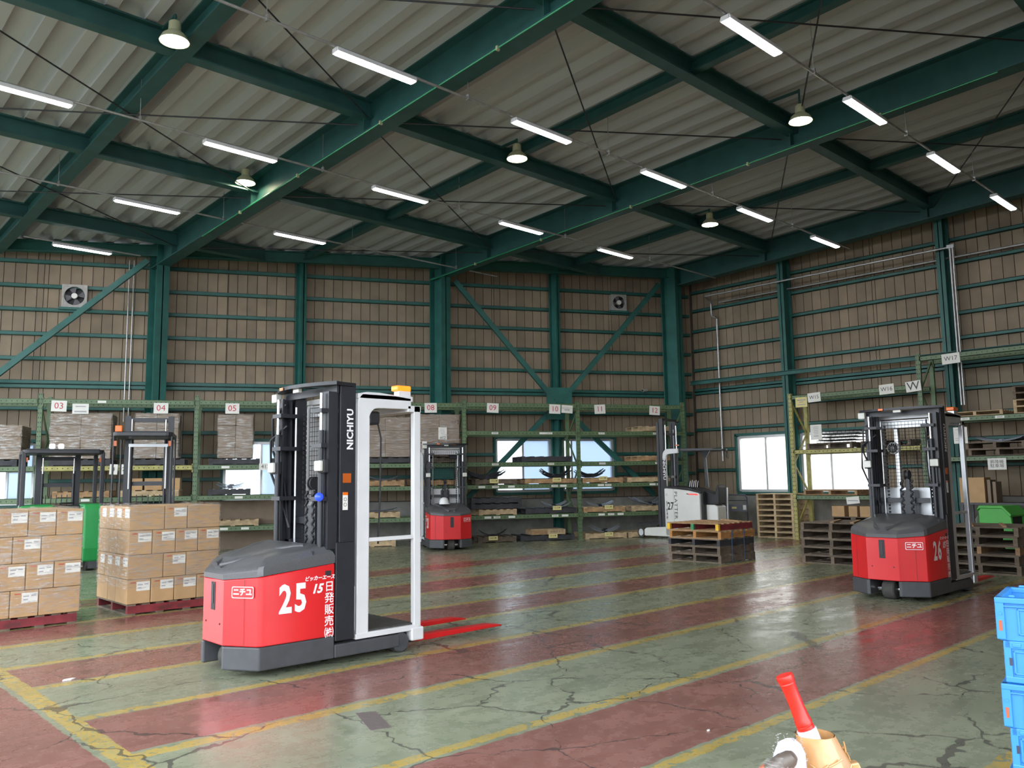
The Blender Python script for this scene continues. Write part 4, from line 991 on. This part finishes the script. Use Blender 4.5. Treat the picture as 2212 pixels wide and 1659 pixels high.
    MB().cyl((1.30, -.40, .20), (1.62, -.40, .20), .025, 8).obj('step_roller', 'plastic_black', t)
    cb = MB().box(1.24, 1.36, -.36, -.16, 2.02, 2.14).obj('console', 'plastic_black', t, bevel=.02)
    MB().tube([(1.36, -.30, 2.08), (1.40, -.31, 1.9), (1.40, -.30, 1.4), (1.38, -.30, .95)], .008, 6).obj('console_cable', 'plastic_black', t, smooth=60)
    fn = MB().lathe([(.075, -.02), (.085, 0), (.075, .02), (.065, .02), (.072, 0), (.065, -.02)], 20, (1.26, .30, 1.86), Matrix.Rotation(pi/2, 4, 'Y')).obj('cab_fan', 'white_paint', t, smooth=40)
    f2 = MB()
    for k in range(12): f2.cyl((1.24, .30, 1.86), (1.24, .30+.075*cos(k*pi/6), 1.86+.075*sin(k*pi/6)), .003, 4)
    f2.obj('fan_grille', 'white_paint', fn)
    bcn = MB().box(1.50, 1.66, -H+.05, -H+.15, 2.335, 2.385).obj('beacon', beacon, t, bevel=.012); MB().box(1.53, 1.66, -H+.06, -H+.14, 2.285, 2.335).obj('beacon_base', frame, bcn)
    return t
order_picker('red order picker 25 with lit beacon, biggest truck on the floor', (2.90, 6.67, 0), 0, '25', beacon='orange_lit', blue=True)
order_picker('red order picker 26 in front of the side wall rack', (10.24, 4.42, 0), 0, '26', frame='silver')
order_picker('red order picker 28 seen from behind, parked at the rear rack', (11.53, 14.30, 0), R(61), '28', left_side=True)
hm = thing('safety_helmet', 'white safety helmet on the hood of truck 28', 'helmet', (11.53+.34*cos(R(61))-.12*sin(R(61)), 14.30+.34*sin(R(61))+.12*cos(R(61)), .999), R(241))
MB().lathe([(.001, .15), (.04, .145), (.08, .12), (.103, .07), (.11, .0), (.100, .0), (.001, .0)], 20).obj('shell', 'white_paint', hm, smooth=40)
MB().prism(arc(0, 0, .145, -.9, .9, 8)+[(.05, .1), (.05, -.1)], .0, .012).obj('brim', 'white_paint', hm)

def reach_truck(label, loc, rz):
    """white stand-on reach truck, local x towards the forks; its left side (+y) shows the number"""
    t = thing('reach_truck', label, 'forklift', loc, rz); B = 'black_steel'; Wt = 'truck_white'
    po = [(.02, .0), (.02, .97), (.06, 1.10), (.35, 1.20), (.85, 1.245), (1.26, 1.25), (1.28, 1.23), (1.28, .06), (.05, .06)]
    po = [(.03, .06), (.02, .3), (.02, 1.08), (.05, 1.13), (.40, 1.19), (.90, 1.235), (1.28, 1.25), (1.28, .06)]
    bd = MB().prism(po, .0, .60, 'y').obj('battery_body', Wt, t, bevel=.03, seg=3)
    MB().prism([(.0, 1.12), (.06, 1.15), (.40, 1.21), (.90, 1.255), (1.29, 1.27), (1.29, 1.30), (.9, 1.285), (.35, 1.25), (.0, 1.16)], -.30, .59, 'y').obj('top_cover', 'plastic_black', t)
    MB().prism([(.10, .06), (.10, .60), (1.28, .60), (1.28, .06)], -.60, -.002, 'y').obj('right_body', Wt, t, bevel=.02)
    MB().box(.94, .948, .598, .603, .08, 1.23).obj('panel_seam', 'label_print', bd)
    MB().prism([(.06, 1.075), (.36, 1.085), (.42, 1.115), (.12, 1.11)], .60, .604, 'y').obj('tail_lamp', 'tail_red', bd); MB().prism([(.36, 1.085), (.50, 1.105), (.46, 1.12), (.42, 1.115)], .60, .603, 'y').obj('lamp_trim', 'plastic_black', bd)
    text('27', .26, 'letter_black', bd, (1.06, .603, .80), pi, 'fleet_number', off=.006, sx=.85)
    o = text('PLATTER', .16, 'letter_black', bd, (.87, .603, .83), pi, 'model_lettering', space=1.1, off=0); o.rotation_euler = (R(90), R(90), pi)
    text('日発販売㈱', .085, 'letter_black', bd, (1.19, .603, .70), pi, vert=True, space=1.1, off=.002, sx=.7)
    for z in (1.07, 1.10): MB().box(1.16, 1.24, .601, .603, z, z+.012).obj('small_print', 'label_print', bd)
    # operator bay at the rear
    MB().prism([(-.42, .06), (-.42, .80), (-.30, .84), (.02, .84), (.02, .06)], -.25, .30, 'y').obj('operator_shell', Wt, t, bevel=.03, seg=3)
    MB().prism([(-.44, .84), (-.46, 1.28), (-.40, 1.33), (-.30, 1.10), (-.05, 1.16), (.05, 1.2), (.05, .84)], -.22, .26, 'y').obj('back_pad', 'plastic_black', t, bevel=.03)
    MB().prism([(-.04, .30), (-.04, 1.14), (.02, 1.14), (.02, .30)], -.2, .50, 'y').obj('entry_panel', 'plastic_black', t)
    MB().box(-.47, -.425, -.32, -.25, .06, 1.25).obj('grab_post', 'silver', t, bevel=.01)
    lv = MB()
    for k in range(5): lv.cyl((.52+.07*k, -.15, 1.26), (.49+.07*k, -.18, 1.42+.02*(k % 2)), .007, 6)
    lv.obj('control_levers', 'silver', t)
    # overhead guard
    MB().prism([(-.38, 2.16), (-.38, 2.21), (1.05, 2.235), (1.20, 2.22), (1.20, 2.17), (1.02, 2.175)], -.56, -.48, 'y').obj('guard_rail', B, t)
    MB().prism([(-.38, 2.16), (-.38, 2.21), (1.05, 2.235), (1.20, 2.22), (1.20, 2.17), (1.02, 2.175)], .40, .48, 'y').obj('guard_rail', B, t)
    for k in range(7): MB().box(-.32+.22*k, -.29+.22*k, -.50, .42, 2.175, 2.205).obj('guard_bar', B, t)
    MB().prism([(.30, 1.25), (.36, 2.0), (.22, 2.17), (.52, 2.17), (.44, 2.0), (.40, 1.25)], -.54, -.48, 'y').obj('guard_pillar', B, t)
    MB().prism([(1.20, 1.25), (1.20, 1.98)]+arc(1.10, 2.0, .10, 0, pi/2, 4)+[(.75, 2.12), (.75, 2.23), (1.12, 2.23)]+arc(1.14, 2.05, .18, pi/2, 0, 5)+[(1.32, 1.95), (1.32, 1.25)], .49, .57, 'y').obj('white_arm', 'white_paint', t, bevel=.01)
    MB().box(1.195, 1.325, .575, .58, 1.25, 1.98).obj('arm_plate', 'plastic_black', t)
    o = text('NICHIYU', .13, 'letter_white', t, (1.26, .5825, 1.72), pi, 'maker_lettering', off=.003); o.rotation_euler = (R(90), R(90), pi)
    # mast
    for s in (-1, 1):
        y = s*.40
        MB().box(1.36, 1.50, y-.045, y+.045, .12, 3.02).obj('outer_upright', B, t, bevel=.006)
        MB().box(1.52, 1.60, y-.04, y+.04, .12, 2.92).obj('inner_upright', B, t)
        MB().cyl((1.33, y*.82, .2), (1.33, y*.82, 2.2), .028, 8).obj('lift_cylinder', B, t, smooth=40)
        MB().cyl((1.33, y*.82, 2.2), (1.33, y*.82, 2.85), .015, 8).obj('piston_rod', 'chrome', t, smooth=40)
        MB().cyl((1.40, y*.7, .3), (1.40, y*.7, 2.75), .009, 6).obj('guide_rod', 'silver', t)
        MB().prism([(1.10, .05), (1.10, .30), (1.98, .26), (2.07, .22), (2.07, .06)], s*.60-.12*(s > 0), s*.60+.12*(s < 0), 'y').obj('straddle_leg', Wt, t, bevel=.02)
        MB().lathe([(.001, -.05), (.06, -.05), (.13, -.045), (.14, -.03), (.14, .03), (.13, .045), (.06, .05), (.001, .05)], 24, (2.20, s*.54, .141), Matrix.Rotation(pi/2, 4, 'X')).obj('load_wheel', 'rubber', t, smooth=40)
        MB().lathe([(.001, -.058), (.085, -.058), (.085, .058), (.001, .058)], 20, (2.20, s*.54, .141), Matrix.Rotation(pi/2, 4, 'X')).obj('wheel_rim', 'white_paint', t)
        MB().prism([(1.66, .33), (1.66, .38), (2.45, .365), (2.55, .345), (2.55, .335)], s*.2-.05, s*.2+.05, 'y').obj('fork', 'plastic_black', t)
    for z in (.35, 1.5, 2.6, 2.96): MB().box(1.36, 1.42, -.40, .40, z, z+.06).obj('cross_member', B, t)
    MB().box(1.60, 1.66, -.38, .38, .33, .85).obj('fork_carriage', 'plastic_black', t)
    bx_ = MB().box(1.28, 1.36, -.42, -.30, 2.33, 2.36).obj('beacon', 'orange_plastic', t)
    MB().box(1.36, 1.75, -.62, -.56, 2.94, 2.97).obj('mast_camera_arm', B, t)
    MB().cyl((1.44, -.56, 2.96), (1.44, -.40, 2.96), .02, 6).obj('arm_mount', B, t)
    MB().tube([(1.36, .2, 2.7), (1.30, .1, 2.55), (1.32, .05, 2.0), (1.34, .1, 1.3)], .012, 6).obj('hose', 'plastic_black', t, smooth=60)
    rm = MB().lathe([(.001, 0), (.07, 0), (.055, .03), (.001, .035)], 14, (-.42, -.50, 2.03), Matrix.Rotation(pi/2, 4, 'Y')).obj('mirror', 'plastic_black', t)
    MB().bar((-.36, -.52, 2.18), (-.41, -.50, 2.05), .025, .025).obj('mirror_stem', B, t)
    return t
reach_truck('white reach truck 27 facing the rear rack in the corner', (17.69, 11.80, 0), R(96)).scale = (.78, .82, 1)

def stand_forklift(label, loc, rz, body, gz, mz, w=1.15, lamps=False, pil=.035):
    """stand-up counterbalance forklift seen from behind; local x towards the mast"""
    t = thing('stand_forklift', label, 'forklift', loc, rz); B = 'black_steel'; h = w/2
    for s in (-1, 1):
        ya, yb = (-h, -h*.52) if s < 0 else (h*.18, h)
        MB().prism([(-.02, .16), (-.08, .40), (-.08, 1.10), (-.02, 1.19), (.75, 1.19), (.75, .16)], ya, yb, 'y').obj('body_panel', body, t, bevel=.04, seg=3)
        MB().box(.0, 1.2, min(s*h*.95, s*h*.7), max(s*h*.95, s*h*.7), .04, .22).obj('frame_rail', 'skirt_grey', t)
        MB().lathe([(.001, -.06), (.12, -.06), (.15, -.045), (.15, .045), (.12, .06), (.001, .06)], 20, (.15, s*h*.72, .15), Matrix.Rotation(pi/2, 4, 'X')).obj('wheel', 'rubber', t, smooth=40)
        for x in (.02, 1.0):
            MB().prism([(x-pil, 1.15), (x+pil, 1.15), (x+pil+(.06 if x > .5 else 0), gz-.04), (x-pil+(.03 if x > .5 else 0), gz-.04)], s*h*.96-pil, s*h*.96+pil, 'y').obj('guard_pillar', B, t, bevel=.01)
        MB().box(1.12, 1.26, s*.33-.045, s*.33+.045, .12, mz).obj('mast_upright', B, t)
        MB().cyl((1.08, s*.26, .3), (1.08, s*.26, mz-.3), .025, 8).obj('lift_cylinder', B, t, smooth=40); MB().cyl((1.06, s*.26, mz-.35), (1.06, s*.26, mz-.06), .014, 8).obj('piston_rod', 'chrome', t)
        MB().box(1.30, 2.1, s*.25-.05, s*.25+.05, .06, .10).obj('fork', B, t)
        MB().box(-.01, .03, s*h*.9-.02, s*h*.9+.02, gz-.22, gz-.14).obj('tail_lamp', 'amber_dull', t)
    MB().box(-.02, .75, -h*.52, h*.18, .16, .95).obj('operator_bay', 'plastic_black', t)
    MB().box(.55, .95, -h*.9, h*.9, .95, 1.16).obj('dashboard', 'plastic_black', t, bevel=.03)
    MB().prism(arc(.05, -h+.10, .1, pi, 1.5*pi, 4)+arc(1.02, -h+.10, .1, 1.5*pi, 2*pi, 4)+arc(1.02, h-.10, .1, 0, pi/2, 4)+arc(.05, h-.10, .1, pi/2, pi, 4), gz-.07, gz).obj('guard_frame', B, t, bevel=.012)
    for k in range(6): MB().box(.10+.16*k, .13+.16*k, -h*.9, h*.9, gz, gz+.02).obj('guard_bar', B, t)
    for z in (.4, 1.5, mz-.1): MB().box(1.14, 1.20, -.33, .33, z, z+.07).obj('cross_member', B, t)
    g = MB()
    for k in range(9): g.cyl((1.28, -.36+.09*k, .3), (1.28, -.36+.09*k, 1.35), .008, 5)
    g.obj('load_backrest', B, t)
    st = MB().lathe([(.10, -.012), (.115, 0), (.10, .012), (.09, 0)], 18, (.72, -.12, 1.20)).obj('steering_wheel', 'plastic_black', t)
    if lamps:
        for y in (.05, .19): MB().box(.10, .16, y-.045, y+.045, gz+.02, gz+.11).obj('rear_lamp', 'work_light', t, bevel=.02)
    return t
stand_forklift('green stand-on forklift behind the cartons at the left edge', (4.30, 16.35, 0), R(80), 'truck_green', 2.16, 2.1, 1.30, True)
s2 = stand_forklift('black stand-on forklift with raised mast behind film-wrapped load', (4.59, 13.29, 0), R(66), 'skirt_grey', 2.33, 2.66, .86, pil=.014)
for s in (-1, 1): MB().cyl((1.02, s*.28, 1.45), (1.02, s*.28, 2.15), .016, 8).obj('chrome_guide', 'silver', s2)
MB().box(1.0, 1.04, -.30, .30, 2.14, 2.19).obj('chrome_bar', 'silver', s2)
MB().box(.02, .12, .30, .40, 2.33, 2.43).obj('beacon', 'orange_plastic', s2, bevel=.01)

# ================================================================== FITTINGS AND SMALL THINGS
def wall_fan(label, s, z, w):
    t = thing('exhaust_fan', label, 'fan', onB(s, DW-.12, z), -SK, 'wall exhaust fans'); h = w/2
    for c in ((-h, h, h-.045, h), (-h, h, -h, -h+.045), (-h, -h+.045, -h+.045, h-.045), (h-.045, h, -h+.045, h-.045)): MB().box(c[0], c[1], -.05, .115, c[2], c[3]).obj('frame', 'fan_grey', t)
    ring = MB(); n = 28; vs = []; fs = []
    for k in range(n):
        a = 2*pi*k/n; vs += [((h-.05)*cos(a)*1.0, -.04, (h-.05)*sin(a)), (h*.97*(max(-1, min(1, 1.35*cos(a)))), -.045, h*.97*(max(-1, min(1, 1.35*sin(a)))))]
    for k in range(n): fs.append((2*k, 2*k+1, (2*k+3) % (2*n), (2*k+2) % (2*n)))
    ring.add(vs, fs).obj('face_plate', 'fan_grey', t)
    MB().box(-h+.04, h-.04, .09, .10, -h+.04, h-.04).obj('shutter', 'plastic_black', t)
    for k in range(4):
        a = 2*pi*k/4+.4; b = []
        for da, r in ((-.35, .05), (-.55, h*.80), (.25, h*.84), (.35, .05)): b.append((r*cos(a+da), .02+.03*da, r*sin(a+da)))
        MB().add(b+[(x, y+.006, z_) for x, y, z_ in b], [(0, 1, 2, 3), (7, 6, 5, 4), (0, 4, 5, 1), (1, 5, 6, 2), (2, 6, 7, 3), (3, 7, 4, 0)]).obj('blade', 'fan_blade', t)
    MB().lathe([(.001, -.05), (.05, -.045), (.065, -.02), (.065, .06), (.001, .06)], 18, (0, 0, 0), Matrix.Rotation(-pi/2, 4, 'X') @ Matrix.Scale(-1, 4, (0, 0, 1))).obj('motor_hub', 'paper', t, smooth=40)
    MB().box(-h-.06, h+.06, -.06, .1, -h-.06, -h-.002).obj('support_rail', 'steel_green', t)
    return t
wall_fan('square wall exhaust fan high on the left', -4.36, 5.96, .54)
wall_fan('square wall exhaust fan high near the corner', 9.56, 6.47, .46)
cm = thing('wall_camera', 'small wall camera above bay sign 12', 'camera', onB(10.33, DW-.16, 3.98), -SK)
MB().cyl((.0, 0, 0), (-.16, -.08, -.02), .045, 10).obj('camera_body', 'fan_grey', cm); MB().cyl((0, 0, 0), (.02, .10, 0), .02, 8).obj('mount', 'fan_grey', cm); MB().cyl((-.155, -.078, -.02), (-.17, -.086, -.022), .03, 10).obj('lens', 'plastic_black', cm)
# conduits
for k, s in enumerate((-3.20, -3.10)):
    m = MB().cyl((0, 0, 3.0), (0, 0, 6.9), .014, 8); tag(m.obj('wall_conduit', 'galvanised', loc=onB(s, DW-.13, 0), rz=-SK), 'thin vertical conduit left of the first column, %s one' % ('left' if k == 0 else 'right'), 'conduit', 'thin wall conduits')
cp = thing('conduit_pipe', 'silver conduit running high along the side wall and down', 'pipe', (0, 0, 0))
MB().cyl((19.57, 12.93, 6.55), (19.57, 6.50, 6.55), .025, 10).obj('long_run', 'galvanised', cp, smooth=40)
MB().tube([(19.57, 12.93, 6.55), (19.66, 12.98, 6.53), (19.98, 13.05, 6.5), (20.03, 13.06, 6.40), (20.03, 13.06, 6.12)], .025, 8).obj('elbow', 'galvanised', cp, smooth=60)
MB().tube([(20.03, 13.06, 6.12), (20.03, 13.02, 6.03), (20.03, 12.93, 6.02), (20.03, 12.89, 5.95), (20.03, 12.89, 1.95)], .03, 8).obj('drop_run', 'galvanised', cp, smooth=60)
for y in (6.50, 6.44): MB().cyl((19.57, y, 6.55), (19.57, y, 3.0), .022, 10).obj('down_run', 'galvanised', cp, smooth=40)
MB().box(19.53, 19.61, 6.40, 6.55, 6.52, 6.60).obj('junction', 'galvanised', cp)
cq = tag(MB().cyl((20.03, 12.8, 6.42), (20.03, 3.2, 6.42), .025, 8).obj('conduit_pipe', 'galvanised'), 'second silver conduit lying on the upper side wall girt', 'pipe')
# platform trolley folded against the plinth
tr = thing('platform_trolley', 'navy tube handle trolley standing by the side wall plinth', 'trolley', (19.0, 11.95, 0), R(-58))
pth = [(-.33, 0, .18)]+[(-.33, 0, .95)]+[(-.33+.10*(1-cos(a)), 0, .95+.10*sin(a)) for a in (pi/6, pi/3, pi/2)]+[(.23+.10*sin(a), 0, .95+.10*cos(a)) for a in (pi/6, pi/3, pi/2)]+[(.33, 0, .18)]
MB().tube(pth, .017, 8).obj('handle', 'navy_tube', tr, smooth=60)
MB().cyl((-.33, 0, .90), (.33, 0, .90), .012, 8).obj('cross_bar', 'navy_tube', tr)
MB().box(-.32, .32, -.012, .012, .62, .80).obj('name_plate', 'navy_tube', tr); MB().box(-.06, .06, -.014, -.012, .69, .74).obj('plate_badge', 'paper_yellow', tr); MB().box(-.30, -.22, -.014, -.012, .68, .77).obj('plate_label', 'paper', tr); MB().box(.22, .30, -.014, -.012, .66, .78).obj('plate_label', 'paper', tr)
MB().box(-.35, .35, -.02, .85, .14, .18).obj('deck', 'navy_tube', tr, bevel=.02)
for x in (-.28, .28):
    for y in (.05, .75): MB().cyl((x-.02, y, .065), (x+.02, y, .065), .065, 14).obj('caster', 'rubber', tr)
# lime green machine cover on the bench side
gm = thing('pallet_jack', 'lime green powered pallet jack behind the dark stack', 'pallet jack', (16.12, 4.84, 0), R(-100)); gm.scale = (.75, .8, 1)
MB().prism([(-.36, .18), (-.36, .86), (-.30, .92), (.18, .92), (.36, .78), (.42, .18)], -.33, -.25, 'y').obj('side_shell', 'lime_green', gm, bevel=.02)
MB().prism([(-.36, .18), (-.36, .86), (-.30, .92), (.18, .92), (.36, .78), (.42, .18)], .25, .33, 'y').obj('side_shell', 'lime_green', gm, bevel=.02)
MB().prism([(-.40, .86), (-.32, .95), (.20, .95), (.39, .80), (.36, .76), (.18, .90), (-.30, .90)], -.36, .36, 'y').obj('top_cover', 'lime_green', gm, bevel=.012)
MB().box(-.30, .30, -.25, .25, .15, .80).obj('motor_block', 'plastic_black', gm); MB().cyl((0, -.27, .6), (0, .27, .6), .07, 12).obj('motor', 'lime_green', gm)
for y in (-.2, .2): MB().lathe([(.001, -.04), (.09, -.04), (.09, .04), (.001, .04)], 16, (0, y, .092), Matrix.Rotation(pi/2, 4, 'X')).obj('wheel', 'rubber', gm)
tg_ = MB().box(-.42, -.415, -.09, .05, .58, .80).obj('hanging_tag', 'paper', gm); tg_.rotation_euler[0] = .5; tg_.location = (0, .1, .05)
# blue folding containers at the right edge
def crate(label, z, top=False):
    t = thing('folding_crate', label, 'crate', (3.75, 1.18, z), 0, 'blue folding crates')
    t.rotation_euler[2] = R(-80)
    Lx, Ly, Hh = .53, .37, .335; m_ = 'blue_crate'
    # local: x to the right, y away; front-left corner at the origin
    def fr(nm, x0, x1, y0, y1, z0, z1, b=.004): return MB().box(x0, x1, y0, y1, z0, z1).obj(nm, m_, t, bevel=b)
    # lower half, slightly narrower
    for y0, y1 in ((.012, .03), (Ly-.03, Ly-.012)):
        lo = fr('lower_panel', .03, Lx-.03, y0, y1, .006, .165)
    fr('lower_end', .018, .034, .012, Ly-.012, .006, .165); fr('lower_end', Lx-.034, Lx-.018, .012, Ly-.012, .006, .165)
    fr('base', .02, Lx-.02, .012, Ly-.012, .0, .012)
    for x0 in (.018, Lx-.045): fr('corner_post', x0, x0+.027, .004, .03, .006, .165)
    fr('bottom_rim', .018, Lx-.018, .002, .02, .004, .028); fr('hinge_rail', .022, Lx-.022, .004, .02, .135, .165)
    # raised frames on the lower front panel
    for c in ((.05, Lx-.05, .035, .043), (.05, Lx-.05, .12, .128), (.05, .058, .035, .128), (Lx-.058, Lx-.05, .035, .128)): fr('panel_rib', c[0], c[1], .006, .013, c[2], c[3], .002)
    for x0 in (.05, .10, .26, .42): fr('hinge', x0, x0+.03, .0, .012, .142, .158, .003)
    # upper half with wide flange
    for y0, y1 in ((.004, .022), (Ly-.022, Ly-.004)): fr('upper_panel', .014, Lx-.014, y0, y1, .165, .318)
    fr('upper_end', .008, .022, .004, Ly-.004, .165, .318); fr('upper_end', Lx-.022, Lx-.008, .004, Ly-.004, .165, .318)
    for x0 in (0, Lx-.032): fr('flange_post', x0, x0+.032, -.008, .022, .17, .33)
    fr('top_rim', 0, Lx, -.010, .024, .312, .335); fr('top_rim', 0, Lx, Ly-.024, Ly+.010, .312, .335); fr('top_rim', 0, .024, 0, Ly, .312, .335); fr('top_rim', Lx-.024, Lx, 0, Ly, .312, .335)
    fr('flange_rib', .03, Lx-.03, -.007, .004, .298, .304, .002)
    for c in ((.075, Lx-.075, .19, .198), (.075, Lx-.075, .285, .293), (.075, .083, .19, .293), (Lx-.083, Lx-.075, .19, .293)): fr('panel_rib', c[0], c[1], -.002, .006, c[2], c[3], .002)
    MB().box(.011, .022, -.0095, -.008, .205, .245).obj('latch_slot', 'carton_red', t)
    MB().cyl((.017, -.012, .272), (.017, -.007, .272), .007, 12).obj('rim_boss', m_, t)
    for x0 in (.036, Lx-.046): MB().box(x0, x0+.010, .003, .004, .07, .10).obj('slot', 'navy_tube', t)
    if top:
        for x0 in (.05, .12, .30, .45): fr('stacking_lug', x0, x0+.022, .0, .02, .335, .345)
        for x0 in (.05, .12, .30, .45): fr('stacking_lug', x0, x0+.022, Ly-.02, Ly, .335, .345)
    return t
for k, nm in enumerate(('top', 'middle', 'bottom')):
    crate('blue folding crate at the right edge, %s of its stack' % nm, .671-.3355*k, k == 0)
# tape-wrapped traffic cone with a red baton, cloth glove and bottle in front of the camera
cn = thing('taped_cone', 'tan tape-wrapped cone stub holding the red baton', 'cone', (3.06, 1.62, 0))
def ringp(r, z, k, amp, seed):
    rnd = random.Random(seed); return [(( r+amp*rnd.uniform(-1, 1))*cos(2*pi*i/k), (r+amp*rnd.uniform(-1, 1))*sin(2*pi*i/k), z+amp*.6*rnd.uniform(-1, 1)) for i in range(k)]
lean = lambda z: (.22*(.53-z), -.205*(.53-z))
rings = []
for i, (r, z) in enumerate(((.175, .0), (.168, .04), (.150, .12), (.130, .24), (.112, .34), (.096, .42), (.084, .47), (.076, .505), (.072, .530))):
    rings.append([(x+lean(z)[0], y+lean(z)[1], zz) for x, y, zz in ringp(r, z, 30, .0035 if i < 8 else .001, i)])
MB().loft(rings, cap=False).obj('tape_wrap', 'tape_tan', cn, smooth=50)
inner = [[(x*.955, y*.955, zz) for x, y, zz in rings[-1]], [(x*.93, y*.93, zz-.05) for x, y, zz in rings[-1]]]
MB().loft(inner+[[(x*.1, y*.1, .48) for x, y, zz in rings[-1]]], cap=False).obj('inner_lining', 'tape_tan', cn)
rnd = random.Random(4)
for k in range(14):
    fold = MB()
    a = rnd.uniform(-3.3, -.6); z = rnd.uniform(.34, .50); r = .074+(.53-z)*.20; dz = rnd.uniform(-.05, .05); da = rnd.uniform(.25, .6)
    fold.tube([((r+.003)*cos(a+da*q)+lean(z)[0], (r+.003)*sin(a+da*q)+lean(z)[1], z+dz*q) for q in (0, .25, .5, .75, 1)], .0035, 6)
    fold.obj('tape_crease', 'tape_tan', cn, smooth=60)
fl_ = MB().prism([(0, .36), (.03, .395), (.062, .40), (.075, .37), (.085, .29), (.0, .26)], -.02, .02, 'y').obj('tape_flap', 'tape_tan', cn, bevel=.006); fl_.location = (.070, -.06, .03); fl_.rotation_euler[2] = -.80
bt = thing('traffic_baton', 'red plastic baton with white collar stuck in the taped cone', 'baton', (3.035, 1.615, .492))
ax = (l2w((-.36, .06, 1.0))).normalized(); Mq = ax.to_track_quat('Z', 'Y').to_matrix().to_4x4()
MB().lathe([(.001, 0), (.034, 0), (.0375, .004), (.0375, .062), (.036, .066), (.001, .066)], 28, (0, 0, 0), Mq).obj('collar', 'baton_white', bt, smooth=40)
MB().lathe([(.001, .066), (.032, .066), (.032, .078), (.030, .080), (.030, .083), (.032, .085), (.032, .097), (.0295, .105), (.027, .155), (.0270, .205), (.029, .235), (.0305, .240), (.0290, .244), (.032, .250), (.033, .268), (.0315, .272), (.001, .272)], 28, (0, 0, 0), Mq).obj('grip', 'baton_red', bt, smooth=35)
gl = thing('work_glove', 'fuzzy white cloth glove cuff hanging on the taped cone', 'glove', (2.885, 1.64, .375))
cf = []
dirx = l2w((1, 0, 0)); diru = Vector((0, 0, 1)); dirf = l2w((0, 1, 0))
prf = [(.000, -.30, .075), (.0, -.2, .072), (.0, -.10, .070), (.0, .0, .068), (.005, .06, .064), (.01, .12, .056), (.012, .155, .040), (.012, .17, .012)]
rnd = random.Random(9)
for dx, z, r in prf: cf.append([tuple(dirx*(dx+r*cos(2*pi*i/22)*rnd.uniform(.96, 1.04))+dirf*(r*.8*sin(2*pi*i/22))+diru*(z+rnd.uniform(-.004, .004))) for i in range(22)])
MB().loft(cf).obj('cuff', 'cloth_white', gl, smooth=60)
fz = MB()
for k in range(260):
    a = rnd.uniform(0, 2*pi); i = rnd.randint(2, 6); dx, z, r = prf[i]; z += rnd.uniform(-.03, .03)
    p = dirx*(dx+r*cos(a))+dirf*(r*.8*sin(a))+diru*z; q = p+(dirx*cos(a)+dirf*sin(a))*rnd.uniform(.003, .009)+Vector((rnd.uniform(-.006, .006), 0, rnd.uniform(-.006, .006))); fz.cyl(p, q, .0007, 3)
o = fz.obj('fuzz', 'cloth_white', gl); o['kind'] = 'stuff'
bo_ = thing('wrapped_bottle', 'dark bottle in clear plastic wrap leaning by the cone', 'bottle', (2.80, 1.62, .475))
axb = (l2w((.62, -.35, .62))).normalized(); Mb = axb.to_track_quat('Z', 'Y').to_matrix().to_4x4()
MB().lathe([(.001, -.34), (.035, -.34), (.036, -.05), (.035, .02), (.028, .05), (.018, .065), (.001, .067)], 20, (0, 0, 0), Mb).obj('bottle_body', 'bottle_dark', bo_, smooth=40)
MB().lathe([(.0365, -.12), (.0372, -.119), (.0372, -.045), (.0365, -.044)], 20, (0, 0, 0), Mb).obj('bottle_label', 'carton_red', bo_)
rw = random.Random(2); wr = []
for z, r in ((-.36, .03), (-.30, .048), (-.22, .043), (-.15, .047), (-.08, .042), (-.02, .046), (.02, .038), (.04, .03)): wr.append([tuple(Mb @ Vector((r*rw.uniform(.86, 1.12)*cos(2*pi*i/14), r*rw.uniform(.86, 1.12)*sin(2*pi*i/14), z))) for i in range(14)])
MB().loft(wr, cap=False).obj('plastic_wrap', 'stretch_film', bo_)
# bits of litter on the floor
tag(MB().prism([(3.08, 4.836), (3.198, 4.777), (3.062, 4.40), (2.938, 4.447)], .0, .0025).obj('floor_patch', 'patch_grey'), 'dark grey rectangular tape patch on the green floor stripe', 'patch')
for k, (x, y, s) in enumerate(((2.02, 7.28, .05), (4.35, 2.98, .016))):
    m = MB().prism([(-s, -s*.4), (s*.2, -s*.55), (s, s*.1), (s*.5, s*.5), (-s*.6, s*.3)], .001, .006+s*.06)
    tag(m.obj('paper_scrap', 'paper', loc=(x, y, 0)), ['pale paper scrap on the yellow line left of truck 25', 'tiny white scrap on the front red stripe'][k], 'scrap', 'paper scraps on the floor')
